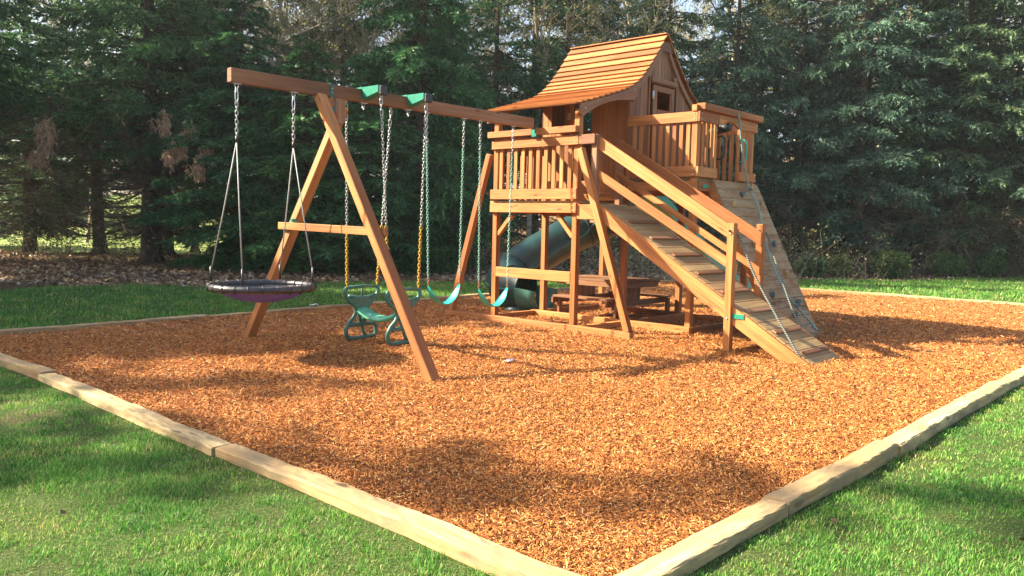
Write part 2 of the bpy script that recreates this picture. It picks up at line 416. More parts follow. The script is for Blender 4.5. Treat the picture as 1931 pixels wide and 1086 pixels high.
# timber edging
def timber(a, b, label, zt_=.04, grp='timbers edging the mulch bed'):
    z = zt_ + random.uniform(-.008, .006); A = Vector((a[0], a[1], 0)); B = Vector((b[0], b[1], 0)); D = B - A; L = D.length; D.normalize(); S = Vector((-D.y, D.x, 0))
    n = max(8, int(L / .06)); hw, hh, c = .0725, .085, .010; mb = MB(); vs = []; us = []; p1, p2, p3 = (random.uniform(0, 6) for _ in range(3)); ou, ov = random.uniform(0, 30), random.uniform(0, 30)
    prof = [(-hw, -hh), (hw, -hh), (hw, hh - c), (hw - c * .4, hh - c * .4), (hw - c, hh), (hw * .33, hh), (-hw * .33, hh), (-hw + c, hh), (-hw + c * .4, hh - c * .4), (-hw, hh - c)]
    per = [0, .145, .30, .307, .315, .36, .41, .44, .447, .455]
    for i in range(n + 1):
        u = L * i / n; w_ = .009 * math.sin(u * 1.9 + p1) + .004 * math.sin(u * 6.1 + p2); lf = .006 * math.sin(u * 1.4 + p3) + .003 * math.sin(u * 7 + p1)
        for k, (q, r) in enumerate(prof):
            f = 0 if r < 0 else 1; jt = random.gauss(0, .0016); jz = random.gauss(0, .0016) * f
            if k in (2, 3, 4, 7, 8, 9): ch = .004 * max(0, math.sin(u * (9 + k) + p2 * k)) ** 3; jt -= ch * (1 if q > 0 else -1); jz -= ch
            vs.append(A + D * u + S * (q + w_ + jt) + Vector((0, 0, z - hh + r + (lf + jz) * f)))
    P_ = len(prof); fs = []; uvs = []
    for i in range(n):
        for k in range(P_):
            k2 = (k + 1) % P_; fs.append([i * P_ + k, i * P_ + k2, (i + 1) * P_ + k2, (i + 1) * P_ + k]); u0, u1 = ou + L * i / n, ou + L * (i + 1) / n; v0, v1 = ov + per[k], ov + (per[k2] if k2 else .61)
            uvs.append([(u0, v0), (u0, v1), (u1, v1), (u1, v0)])
    for e, o_ in ((0, list(range(P_))[::-1]), (n, [n * P_ + k for k in range(P_)])):
        fs.append(o_); uvs.append([(ou + prof[k % P_][0] * .3, ov + prof[k % P_][1]) for k in o_])
    mb.quadlist(vs, fs, uvs); me_o = mb.build('landscape_timber', M['timber'])
    return tag(me_o, label, 'landscape timber', grp)
XL, YR = -6.345, -4.222
timber((XL, -4.30), (XL + .012, -1.32), 'pale timber running up the left from the front corner of the mulch bed')
timber((XL - .010, -1.305), (XL + .03, 1.92), 'middle pale timber of the front left edge, with dark knots beside the lawn')
timber((XL + .045, 1.935), (XL - .03, 5.10), 'farthest pale timber of the front left edge, beside shaded grass')
rs = [(-6.265, -4.78), (-4.765, -3.10), (-3.085, .08), (.095, 3.25), (3.265, 6.4), (6.415, 9.6), (9.615, 11.35)]
lab = ['short pale timber running right from the front corner of the mulch bed', 'second timber of the right edge, pale and stained', 'third timber of the right edge, reaching the side of the picture',
       'fourth timber of the right edge', 'fifth timber of the right edge', 'sixth timber of the right edge', 'last short timber of the right edge']
for i, (a, b) in enumerate(rs): timber((a, YR + [0, .006, -.018, .01, 0, 0, 0][i]), (b, YR + [0, -.012, .015, 0, 0, 0, 0][i]), lab[i])
fx = [-6.26, -3.1, .1, 3.3, 6.5, 9.7, 11.1]
fl_ = ['far timber behind the saucer swing, leftmost of the back edge', 'far timber behind the glider swing', 'far timber behind the belt swings and tower left post', 'far timber behind the tube slide', 'far timber behind the tower', 'last far timber at the back corner']
for i in range(6): timber((fx[i] + .006, far_edge(fx[i]) + .07), (fx[i + 1] - .006, far_edge(fx[i + 1]) + .07), fl_[i], .045)
ry = [-4.14, -1.0, 2.2, 5.98]
fr_ = ['timber of the far right edge nearest the camera', 'middle timber of the far right edge before green grass', 'timber of the far right edge beside the climbing wall']
for i in range(3): timber((11.17, ry[i] + .006), (11.17, ry[i + 1] - .006), fr_[i], .045)

# grass blades
def grass(name, label, regions, mat):
    Vs = []; n_tot = 0
    for (x0, x1, y0, y1, dens, hgt, wid, cond) in regions:
        n = int((x1 - x0) * (y1 - y0) * dens); x = RNG.uniform(x0, x1, n); y = RNG.uniform(y0, y1, n)
        cl = .7 * wob(x, y, 2.1) + .6 * wob(x + 3, y - 7, 5.3) + .9 * wob(x - 5, y + 2, 16); d, l = dep_lat(x, y); r = np.hypot(d, l)
        k = cond(x, y, d, l, r) & (RNG.uniform(0, 1, n) < np.clip(.62 + .45 * cl, .22, 1))
        x, y, cl = x[k], y[k], cl[k]; n = len(x)
        h = hgt * RNG.uniform(.5, 1.3, n) * np.clip(1 + .35 * cl, .5, 1.8); wd = wid * RNG.uniform(.7, 1.3, n)
        a = RNG.uniform(0, 6.283, n); le = RNG.uniform(.15, .95, n) * h; b = a + RNG.normal(0, .7, n)
        z = ground_h(x, y) - .004
        s = np.stack([np.cos(a + 1.57), np.sin(a + 1.57), 0 * a], -1) * wd[:, None] * .5
        base = np.stack([x, y, z], -1); mid = base + np.stack([np.cos(b) * le * .35, np.sin(b) * le * .35, h * .6], -1)
        tip = base + np.stack([np.cos(b) * le, np.sin(b) * le, h], -1)
        Vs.append(np.stack([base - s, base + s, mid + s * .7, mid - s * .7, tip], 1))
    V = np.concatenate(Vs); n = len(V); base = (np.arange(n) * 5)[:, None]
    F = np.concatenate([base + np.array([[0, 1, 2]]), base + np.array([[0, 2, 3]]), base + np.array([[3, 2, 4]])])
    return tag(np_mesh(name, V.reshape(-1, 3), F, mat), label, 'grass', kind='stuff')
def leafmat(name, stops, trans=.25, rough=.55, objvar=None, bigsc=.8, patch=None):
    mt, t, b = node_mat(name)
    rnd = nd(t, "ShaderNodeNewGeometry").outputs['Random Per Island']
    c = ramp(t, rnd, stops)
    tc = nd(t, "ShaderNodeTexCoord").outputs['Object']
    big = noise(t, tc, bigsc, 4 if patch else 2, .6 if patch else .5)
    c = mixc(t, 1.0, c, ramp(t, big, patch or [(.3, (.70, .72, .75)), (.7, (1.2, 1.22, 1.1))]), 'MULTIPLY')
    if objvar:
        oi = nd(t, "ShaderNodeObjectInfo").outputs['Random']
        c = mixc(t, 1.0, c, ramp(t, oi, objvar), 'MULTIPLY')
    t.links.new(c, b.inputs['Base Color']); b.inputs['Roughness'].default_value = rough; b.inputs['Specular IOR Level'].default_value = .25
    tr = nd(t, "ShaderNodeBsdfTranslucent"); t.links.new(c, tr.inputs[0])
    mx = nd(t, "ShaderNodeMixShader"); mx.inputs[0].default_value = trans
    t.links.new(b.outputs[0], mx.inputs[1]); t.links.new(tr.outputs[0], mx.inputs[2])
    t.links.new(mx.outputs[0], t.nodes["Material Output"].inputs[0])
    return mt
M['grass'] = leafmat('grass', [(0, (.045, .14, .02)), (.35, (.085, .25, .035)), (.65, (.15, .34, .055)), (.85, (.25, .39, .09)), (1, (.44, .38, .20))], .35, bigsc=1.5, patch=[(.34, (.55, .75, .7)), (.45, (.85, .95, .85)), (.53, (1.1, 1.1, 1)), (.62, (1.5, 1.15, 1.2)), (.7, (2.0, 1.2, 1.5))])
vis = lambda l, d: (np.abs(l) < .80 * d + 3.0)
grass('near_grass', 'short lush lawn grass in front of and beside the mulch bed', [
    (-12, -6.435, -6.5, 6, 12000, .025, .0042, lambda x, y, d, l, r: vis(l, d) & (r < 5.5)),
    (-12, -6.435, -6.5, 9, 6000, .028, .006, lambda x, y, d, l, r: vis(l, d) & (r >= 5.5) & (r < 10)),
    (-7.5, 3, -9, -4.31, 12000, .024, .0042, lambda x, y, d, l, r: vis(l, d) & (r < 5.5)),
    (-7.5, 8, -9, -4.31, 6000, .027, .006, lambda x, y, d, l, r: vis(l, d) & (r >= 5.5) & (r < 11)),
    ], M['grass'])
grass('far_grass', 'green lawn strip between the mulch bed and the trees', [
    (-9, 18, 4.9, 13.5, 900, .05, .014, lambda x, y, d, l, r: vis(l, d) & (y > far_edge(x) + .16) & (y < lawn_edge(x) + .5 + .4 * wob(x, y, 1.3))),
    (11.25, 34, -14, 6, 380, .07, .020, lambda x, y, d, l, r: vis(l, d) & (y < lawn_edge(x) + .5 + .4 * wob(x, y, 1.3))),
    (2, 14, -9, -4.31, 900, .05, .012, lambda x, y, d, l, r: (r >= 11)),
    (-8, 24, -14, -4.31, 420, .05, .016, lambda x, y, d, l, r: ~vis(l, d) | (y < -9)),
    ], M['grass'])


# ================================================================== PLAYSET
PS = empty('wooden_playset', (0, 0, 0), 'large orange cedar playset with roofed cabin, ramp, climbing wall and long swing beam', 'playset')
C = M['cedar']
# --- swing beam and its outer A-frame
MB().box(-4.64, -.04, 1.70, 1.79, 2.81, 2.952, 'x', .006).build('swing_beam', M['cedar_brown'], PS)
YC = 1.745
def slanted(a, b, wd=.10, th=.089, up=(1, 0, 0)):
    return MB().board(a, b, wd, th, up, .006)
slanted((-3.83, -.50, -.06), (-3.63, 1.645, 2.79), .095, .115).build('front_leg', C, PS)
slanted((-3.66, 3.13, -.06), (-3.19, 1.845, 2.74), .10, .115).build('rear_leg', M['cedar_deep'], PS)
MB().board((-3.505, 2.66, 1.375), (-3.645, .47, 1.345), .038, .085).build('crossbar', M['shingle'], PS)
MB().prism([(-3.40, 2.55), (-3.30, 2.52), (-3.26, 2.56), (-3.26, 2.808), (-3.40, 2.808)], 'y', 1.70, 1.79, 'second').build('beam_support_block', M['cedar_brown'], PS)
MB().board((-3.50, 1.66, 2.79), (-3.42, 1.66, 2.56), .06, .05, (0, 1, 0)).build('cleat', C, PS)
MB().box(-3.47, -3.42, 1.692, 1.698, 2.78, 2.96, 'z', .001).box(-3.47, -3.42, 1.69, 1.80, 2.955, 2.96, 'y', .001).build('beam_strap', M['strap'], PS)
MB().board((-3.585, 1.585, 2.665), (-3.47, 1.615, 2.66), .01, .045, (0, 0, 1), .001).board((-3.47, 1.615, 2.66), (-3.41, 1.685, 2.765), .04, .008, (0, 1, 0), .001).build('leg_bracket', M['strap'], PS)
MB().box(-3.52, -3.46, 2.36, 2.40, 1.42, 1.46, 'y', .001).build('crossbar_bracket', M['greenmetal'], PS)
# braces carrying the inner end
MB().board((.05, .06, .085), (.05, .93, 2.50), .095, .089, (1, 0, 0), .006).build('side_leg', C, PS)
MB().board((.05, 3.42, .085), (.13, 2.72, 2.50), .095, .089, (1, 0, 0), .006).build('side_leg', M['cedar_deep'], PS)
# hangers under the beam
def hanger(x, y=YC, z=2.808, par=None):
    h = MB(); h.box(x - .045, x + .045, y - .02, y + .02, z - .006, z, 'x', .001)
    h.sweep([(x - .02, y, z - .005), (x - .018, y, z - .035), (x, y, z - .05), (x + .018, y, z - .035), (x + .02, y, z - .005)], .005, 6)
    h.sweep([(x + .013 * math.cos(a), y, z - .062 + .018 * math.sin(a)) for a in np.linspace(0, 6.28, 9)[:-1]], .004, 5, closed=True, up=(0, 1, 0))
    return h.build('swing_hanger', M['steel'], par or PS)
for x in (-4.56, -3.90, -2.98, -2.31, -2.01, -1.37, -1.07, -.43): hanger(x)
for x in (-2.98, -2.31):
    for s in (-1, 1):
        y0 = YC + s * .05; y1 = YC + s * .34
        g = MB().prism([(min(y0, y1), 2.84 if s > 0 else 2.90), (max(y0, y1), 2.90 if s > 0 else 2.84), (max(y0, y1), 2.972), (min(y0, y1), 2.972)], 'x', x - .055, x + .055)
        arm = g.build('glider_bracket', M['greenmetal'], PS)
        MB().box(x - .05, x + .05, *sorted((y1 + s * .003, y1 + s * .05)), 2.86, 2.965, 'x', .012).build('end_cap', M['black'], arm)
        hanger(x, YC + s * .33, 2.895 if s > 0 else 2.895)
    MB().box(x - .057, x + .057, YC - .047, YC + .047, 2.955, 2.975, 'x', .001).build('bracket_top_plate', M['greenmetal'], PS)

# --- ground rails
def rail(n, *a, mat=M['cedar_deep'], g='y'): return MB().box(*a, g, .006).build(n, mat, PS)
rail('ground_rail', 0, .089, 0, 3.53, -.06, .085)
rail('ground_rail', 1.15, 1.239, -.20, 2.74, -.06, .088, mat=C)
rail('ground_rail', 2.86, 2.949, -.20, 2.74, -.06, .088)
rail('ground_rail', .092, 1.147, .86, .949, -.06, .080, g='x', mat=C)
rail('ground_rail', 1.242, 2.857, .86, .949, -.06, .080, g='x', mat=C)
rail('ground_rail', .092, 1.147, 2.62, 2.709, -.06, .080, g='x')
rail('ground_rail', 1.242, 2.857, 2.62, 2.709, -.06, .080, g='x')
rail('ground_rail', 1.242, 2.857, -.20, -.111, -.06, .080, g='x', mat=C)
# --- posts
def post(x, y, z1, z0=-.05, mat=C, s=.089): return MB().box(x - s / 2, x + s / 2, y - s / 2, y + s / 2, z0, z1, 'z', .006).build('post', mat, PS)
post(.140, 1.045, 3.02); post(.140, 2.565, 3.05)
for x, y, z in ((1.315, 1.045, 3.3), (1.315, 2.60, 3.3), (2.90, 1.045, 3.3), (2.90, 2.60, 3.3), (1.300, -.100, 2.92), (2.895, -.100, 2.92)):
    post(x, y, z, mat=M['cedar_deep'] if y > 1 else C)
post(.140, .735, 2.69, 1.5, mat=M['cedar_brown']); post(.995, .945, 2.70, 1.5, mat=M['cedar_brown'])
for (y, s) in ((1.09, 1), (2.52, -1)):
    MB().board((.14, y - s * .0, 1.30), (.14, y + s * .28, 1.60), .06, .06, (1, 0, 0)).build('corner_brace', C, PS)
MB().box(.09, .128, 1.09, 2.52, .67, .815, 'y').build('lower_side_rail', C, PS)

# --- lower deck
fl = MB()
for i in range(12): fl.box(.10, 1.27, 1.0 + i * .14, 1.0 + i * .14 + .135, 1.765, 1.80, 'x')
fl.build('lower_deck_floor', M['weathered'], PS)
MB().box(.05, .09, .99, 2.63, 1.63, 1.762, 'y').build('rim_board', C, PS)
MB().box(.05, .09, .99, 2.63, 1.822, 1.965, 'y').build('rim_board', C, PS)
MB().box(.09, .35, .965, .998, 1.63, 1.762, 'x').build('rim_board', C, PS)
MB().box(.09, 1.28, 2.612, 2.65, 1.63, 1.762, 'x').build('rim_board', C, PS)
MB().box(1.24, 1.27, 1.09, 2.55, 1.60, 1.76, 'y').build('rim_board', C, PS)
def railing(parts, slats, mat=C):
    """parts: list of (name, box args); slats: list of box args"""
    n0, a0 = parts[0]; root = MB().box(*a0).build(n0, mat, PS)
    for n, a in parts[1:]: MB().box(*a).build(n, mat, root)
    for a in slats: MB().box(*a).build('baluster', mat, root)
    return root
railing([('railing', (.05, .088, .98, 2.615, 2.56, 2.69, 'y')), ('top_rail', (.0, .088, .99, 1.70, 2.725, 2.815, 'y')), ('top_rail', (.0, .088, 1.785, 2.66, 2.725, 2.815, 'y'))],
        [(.092, .114, y, y + .066, 1.97, 2.60, 'z') for y in np.linspace(1.12, 2.42, 10)])
railing([('railing', (.19, 1.27, 2.612, 2.65, 2.56, 2.69, 'x')), ('top_rail', (.19, 1.27, 2.59, 2.68, 2.725, 2.815, 'x'))],
        [(x, x + .066, 2.585, 2.608, 1.83, 2.60, 'z') for x in np.linspace(.25, 1.12, 7)])
MB().box(.05, .088, .70, .975, 2.56, 2.69, 'y').build('short_rail', M['cedar_brown'], PS)
MB().box(.985, 1.01, 1.0, 1.62, 1.83, 1.90, 'y').box(1.01, 1.26, 1.0, 1.62, 1.90, 1.93, 'y').build('step', C, PS)
MB().box(.0, .04, 1.70, 1.785, 2.70, 2.80, 'y', .002).build('beam_bracket', M['greenmetal'], PS)

# --- upper deck
fl = MB()
for i in range(20): fl.box(1.29, 2.93, -.13 + i * .14, -.13 + i * .14 + .135, 2.115, 2.15, 'x')
fl.build('upper_deck_floor', M['weathered'], PS)
MB().box(1.235, 1.255, 1.0, 2.65, 1.81, 1.985, 'y').box(1.235, 1.255, 1.0, 2.65, 1.99, 2.145, 'y').build('step_riser', M['cedar_deep'], PS)
for a in ((1.23, 1.27, -.17, .98, 1.98, 2.11, 'y'), (1.27, 1.85, -.185, -.148, 1.98, 2.11, 'x'), (2.42, 2.94, -.185, -.148, 1.98, 2.11, 'x'), (2.945, 2.98, -.15, 2.65, 1.98, 2.11, 'y'),
          (1.29, 2.90, 2.655, 2.69, 1.98, 2.11, 'x')):
    MB().box(*a).build('rim_board', C, PS)
MB().box(1.72, 1.90, -.145, -.11, 1.98, 2.11, 'x').build('rim_board', C, PS)
ys = np.linspace(-.03, .86, 9)
railing([('railing', (1.225, 1.253, -.155, 1.0, 2.92, 3.06, 'y')), ('toe_board', (1.225, 1.253, -.155, 1.0, 2.17, 2.315, 'y')), ('top_rail', (1.21, 1.30, -.15, -.07, 3.063, 3.15, 'y'))],
        [(1.256, 1.276, y, y + .062, 2.16, 2.97, 'z') for y in ys])
fr = railing([('railing', (1.225, 1.78, -.195, -.158, 2.92, 3.06, 'x')), ('railing_board', (2.38, 2.94, -.195, -.158, 2.92, 3.06, 'x')),
         ('toe_board', (1.225, 1.76, -.195, -.158, 2.17, 2.31, 'x')), ('toe_board', (2.42, 2.94, -.195, -.158, 2.17, 2.31, 'x')),
         ('top_rail', (1.27, 3.02, -.245, -.11, 3.085, 3.172, 'x'))],
        [(x, x + .062, -.155, -.135, 2.16, 2.97, 'z') for x in (1.37, 1.49, 1.62, 1.72, 2.42, 2.56, 2.68, 2.80)])
arch = [(1.78, 2.92)] + [(1.78 + .6 * t, 2.92 + .085 * math.sin(math.pi * t)) for t in np.linspace(.05, .95, 11)] + [(2.38, 2.92), (2.38, 3.06), (1.78, 3.06)]
MB().prism(arch, 'y', -.195, -.158).build('arched_board', C, fr)
railing([('railing', (2.945, 2.98, -.14, .98, 2.92, 3.06, 'y')), ('top_rail', (2.92, 3.01, -.10, .98, 3.085, 3.172, 'y'))],
        [(2.918, 2.940, y, y + .062, 2.16, 2.97, 'z') for y in ys])
# climbing opening: grab handles, telescope, green bracket
def handle(x, y, mat, sgn=-1):
    pts = [(x, y, 2.76), (x, y + sgn * .07, 2.77), (x + .02, y + sgn * .10, 2.73), (x + .02, y + sgn * .10, 2.50), (x + .0, y + sgn * .07, 2.45), (x, y, 2.45)]
    sm = []
    for i in range(len(pts) - 1):
        for t in (0, .5): sm.append(Vector(pts[i]).lerp(Vector(pts[i + 1]), t))
    sm.append(Vector(pts[-1]))
    return MB().sweep(sm, .014, 8).build('grab_handle', mat, PS)
tag(handle(1.80, -.16, M['black']), 'black grab handle'); tag(handle(2.46, -.16, M['teal']), 'green grab handle')
tl = MB().sweep([(2.02, .10, 2.86), (2.02, .03, 2.87), (2.02, -.12, 2.90), (2.02, -.22, 2.92)], [.05, .05, .06, .065], 12)
tl.sweep([(2.02, .02, 2.86), (2.03, .05, 2.78), (2.04, .06, 2.66)], .028, 8)
tl.ball((1.92, -.06, 2.93), .045); tl.ball((2.13, -.02, 2.95), .035); tl.box(1.98, 2.10, .06, .10, 2.60, 2.72, 'z')
tl.build('toy_telescope', M['black'], PS)
MB().box(1.38, 1.54, -.192, -.187, 2.02, 2.075, 'x', .001).build('wall_bracket', M['greenmetal'], PS)

# --- cabin
RL = [(2.140, 4.405), (2.052, 4.290), (1.965, 4.175), (1.878, 4.065), (1.790, 3.960), (1.700, 3.862), (1.612, 3.775), (1.522, 3.695), (1.425, 3.612), (1.315, 3.540),
      (1.205, 3.480), (1.090, 3.436), (.965, 3.394), (.838, 3.354), (.712, 3.314), (.585, 3.276), (.455, 3.236), (.325, 3.198), (.195, 3.162), (.075, 3.128), (-.045, 3.092)]
RR = [(2.150, 4.405), (2.235, 4.300), (2.320, 4.190), (2.405, 4.090), (2.490, 3.990), (2.575, 3.900), (2.665, 3.815), (2.755, 3.732), (2.850, 3.655), (2.950, 3.580), (3.055, 3.515), (3.165, 3.46)]
def roof_z(x):
    if x < 2.145: P = RL[::-1]
    else: P = RR
    return float(np.interp(x, [p[0] for p in P], [p[1] for p in P]))
Y0, Y1 = .945, 2.82
roof = MB()
def shingles(mb, P, nrm):
    for i in range(len(P) - 1):
        a, b = P[i], P[i + 1]
        d = Vector((b[0] - a[0], b[1] - a[1])).normalized(); n = Vector((-d.y, d.x))
        if n.y < 0: n = -n
        lo = Vector(b) + n * .030 + d * .010; hi = Vector(a) + n * .000
        lo2 = lo - n * .022 - d * .004; hi2 = hi - n * .012
        j = random.uniform(-.006, .006)
        c = (hi + lo + lo2 + hi2) / 4
        mb.prism([tuple(hi), tuple(lo), tuple(lo2), tuple(hi2)], 'y', Y0 + j, Y1 + j)
        for q in range(-6, 0):          # grain along the shingle length
            f = mb.f[q]; ou = 7.3 * i; mb.uv[q] = [(ou + mb.v[k][1], 3.1 * i + .6 * (mb.v[k][0] + mb.v[k][2])) for k in f]
shingles(roof, RL, 1)
rf = roof.build('roof', M['shingle'], PS)
r2 = MB(); shingles(r2, RR, 1); r2.build('roof_slope', M['shingle'], rf)
MB().box(2.09, 2.20, Y0, Y1, 4.405, 4.42, 'y', .002).build('ridge_cap', M['shingle'], rf)
WB = M['cedar_brown']
def band(x0, x1, d0, d1, y0, y1, name, mat, par, n=14, lower=None):
    top = [(x, roof_z(x) - d0) for x in np.linspace(x0, x1, n)]
    bot = [(x, roof_z(x) - d1) for x in np.linspace(x1, x0, n)] if lower is None else lower
    mb = MB()
    # strips so that the concave outline triangulates cleanly
    m2 = len(top); ou = random.random() * 30
    lowf = lambda x: float(np.interp(x, *zip(*sorted(bot))))
    for i in range(m2 - 1):
        (xa, za), (xb, zb) = top[i], top[i + 1]; la, lb = lowf(xa), lowf(xb)
        mb.prism([(xa, la), (xb, lb), (xb, zb), (xa, za)], 'y', y0, y1)
        for q in range(-6, 0): mb.uv[q] = [(ou + mb.v[k][0] * 1.1, 2 + mb.v[k][2] - roof_z(mb.v[k][0]) * 1.0 + mb.v[k][1]) for k in mb.f[q]]
    return mb.build(name, mat, par)
archpts = [(.06, 2.955), (.09, 2.945), (.14, 2.955), (.204, 2.995), (.359, 3.078), (.558, 3.165), (.763, 3.228), (.974, 3.272), (1.214, 3.30), (1.36, 3.31), (1.45, 3.45)]
for ya, yb in ((.962, .992), (2.70, 2.73)):
    band(.06, 1.40, .016, 0, ya, yb, 'eave_fascia', WB, rf, 18, archpts)
    band(1.403, 2.07, .02, .145, ya, yb, 'rafter_board', WB, rf)
    band(2.24, 3.12, .10, .20, ya - .0, yb, 'rafter_board', WB, rf)
    MB().prism([(1.985, 4.135), (2.33, 4.135), (2.215, 4.285), (2.08, 4.285)], 'y', ya - .004, yb).build('peak_block', WB, rf)
MB().sweep([(.055, y, 2.995) for y in (.950, 1.02)], .036, 12).build('eave_beam', C, rf)
def boards_y(name, x0, x1, z0, top, y0, y1, mat, par=PS, wd=.09, skip=None):
    """vertical boards side by side along x"""
    mb = MB(); x = x0
    while x < x1 - .01:
        xe = min(x + wd, x1)
        segs = [(z0, min(top(x), top(xe)))]
        if skip:
            for (a, b, c, d) in skip:
                if x < b - .01 and xe > a + .01:
                    segs = [q for s0, s1 in segs for q in ((s0, min(s1, c)), (max(s0, d), s1)) if q[1] - q[0] > .02]
        for s0, s1 in segs: mb.box(x + .001, xe - .002, y0, y1, s0, s1, 'z', .003)
        x = xe
    return mb.build(name, mat, par)
boards_y('front_cabin_wall', 1.355, 3.02, 2.152, lambda x: roof_z(x) - .05, 1.0, 1.022, WB, skip=[(1.84, 2.46, 0, 3.63)])
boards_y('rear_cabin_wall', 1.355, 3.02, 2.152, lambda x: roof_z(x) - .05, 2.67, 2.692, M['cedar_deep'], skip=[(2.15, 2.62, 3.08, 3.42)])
def boards_x(name, y0, y1, z0, z1, x0, x1, mat, wd=.09, skip=None):
    mb = MB(); y = y0
    while y < y1 - .01:
        ye = min(y + wd, y1); segs = [(z0, z1)]
        if skip:
            for (a, b, c, d) in skip:
                if y < b - .01 and ye > a + .01:
                    segs = [q for s0, s1 in segs for q in ((s0, min(s1, c)), (max(s0, d), s1)) if q[1] - q[0] > .02]
        for s0, s1 in segs: mb.box(x0, x1, y + .001, ye - .002, s0, s1, 'z', .003)
        y = ye
    return mb.build(name, mat, PS)
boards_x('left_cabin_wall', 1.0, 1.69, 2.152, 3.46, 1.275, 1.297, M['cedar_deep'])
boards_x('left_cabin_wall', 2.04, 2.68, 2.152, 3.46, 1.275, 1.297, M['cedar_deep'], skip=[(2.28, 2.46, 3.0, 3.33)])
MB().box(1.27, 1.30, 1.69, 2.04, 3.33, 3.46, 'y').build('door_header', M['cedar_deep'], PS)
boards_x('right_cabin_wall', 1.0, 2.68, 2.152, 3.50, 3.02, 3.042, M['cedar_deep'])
lan = MB().box(1.262, 1.272, 2.10, 2.16, 3.10, 3.20, 'z', .002).build('door_hinge', M['steel'], PS)
MB().box(1.40, 1.42, 1.30, 1.62, 2.16, 2.2, 'y').build('threshold', M['cedar_deep'], PS)
# gable door with its window opening
door = MB().box(1.86, 1.955, .985, 1.015, 2.16, 3.615, 'z').box(2.375, 2.455, .985, 1.015, 2.16, 3.615, 'z').box(1.957, 2.373, .985, 1.015, 3.525, 3.615, 'x')
door.box(1.957, 2.373, .985, 1.015, 3.14, 3.235, 'x')
for i in range(5): door.box(1.958 + i * .083, 2.038 + i * .083, .99, 1.012, 2.16, 3.138, 'z')
dr = door.build('cabin_door', WB, PS)
MB().box(1.958, 1.985, .995, 1.012, 3.237, 3.523, 'z').box(2.345, 2.372, .995, 1.012, 3.237, 3.523, 'z').box(1.987, 2.343, .995, 1.012, 3.237, 3.262, 'x').build('window_frame', M['cedar_deep'], dr)
MB().box(1.832, 1.872, .976, .984, 3.40, 3.52, 'z', .002).sweep([(1.855, .972, 3.40), (1.855, .972, 3.52)], .008, 6).build('hinge', M['steel'], dr)
MB().box(1.775, 2.505, .955, .984, 3.65, 3.715, 'x').box(1.80, 2.49, .97, .998, 3.632, 3.648, 'x').build('door_lintel', WB, PS)
MB().box(1.725, 1.765, .975, .998, 2.9, 3.72, 'z').build('door_jamb', M['cedar_deep'], PS)
MB().box(2.40, 2.49, .965, .998, 3.718, 3.79, 'x').build('gable_block', WB, PS)

# --- ramp
SL = .60
zt = lambda y: .62 + (y + 1.27) * SL        # top line of the side boards
def stringer(x0, x1):
    y_a, y_b = .66, -2.42
    poly = [(1.0, 1.745), (.62, 1.745), (y_b, zt(y_b)), (y_b + .02, -.12), (-2.25, -.12), (.50, 1.47), (1.0, 1.52)]
    poly = [(1.0, 1.745), (.62, zt(.62)), (-2.42, zt(-2.42)), (-2.38, -.13), (-2.12, -.11), (.62, zt(.62) - .205), (1.0, 1.55)]
    mb = MB(); mb.prism(poly, 'x', x0, x1, gdir=(1, SL))
    return mb
ramp_o = stringer(.085, .125).build('ramp', C, PS)
stringer(.955, .995).build('side_board', C, ramp_o)
ln = math.hypot(1, SL); dy, dz = -1 / ln, -SL / ln; ny, nz = -SL / ln, 1 / ln   # down the slope, outward normal
d0 = Vector((0, .62, zt(.62))); k = 0; s_ = 0.0; tot = (.62 + 2.44) * ln
while s_ < tot - .05:
    e = min(s_ + .135, tot)
    c = d0 + Vector((0, dy, dz)) * (s_ + e) / 2 - Vector((0, ny, nz)) * .008
    MB().board(c + Vector((.128, 0, 0)), c + Vector((.952, 0, 0)), e - s_ - .006, .030, (0, ny, nz), .003).build('tread', M['weathered'], ramp_o)
    if k % 3 == 0 and s_ > .1 and s_ < tot - .1:
        c2 = c + Vector((0, ny, nz)) * .031
        MB().board(c2 + Vector((.19, 0, 0)), c2 + Vector((.90, 0, 0)), .055, .026, (0, ny, nz), .008).build('cleat', M['cedar_brown'], ramp_o)
    s_ = e; k += 1
MB().box(.128, .952, .62, .995, 1.70, 1.735, 'x').build('landing_board', M['weathered'], ramp_o)
def sl_board(name, x0, x1, ya, za, yb, zb, h, mat=C):
    poly = [(ya, za), (yb, zb), (yb, zb - h), (ya, za - h)]
    return MB().prism(poly, 'x', x0, x1, gdir=(yb - ya, zb - za)).build(name, mat, ramp_o)
sl_board('handrail', .135, .173, .69, 2.66, -1.385, 1.455, .17)
sl_board('middle_rail', .135, .173, .69, 2.215, -1.385, 1.05, .118)
sl_board('handrail', .905, .943, .93, 2.715, -1.31, 1.425, .165)
sl_board('middle_rail', .905, .943, .93, 2.245, -1.31, .985, .09)
MB().box(.045, .134, -1.39, -1.301, -.08, 1.53, 'z', .006).build('ramp_post', C, ramp_o)
MB().box(.945, 1.034, -1.315, -1.226, -.08, 1.53, 'z', .006).build('ramp_post', C, ramp_o)
MB().box(.075, .083, -1.55, -1.393, .40, .455, 'y', .001).build('post_bracket', M['greenmetal'], ramp_o)

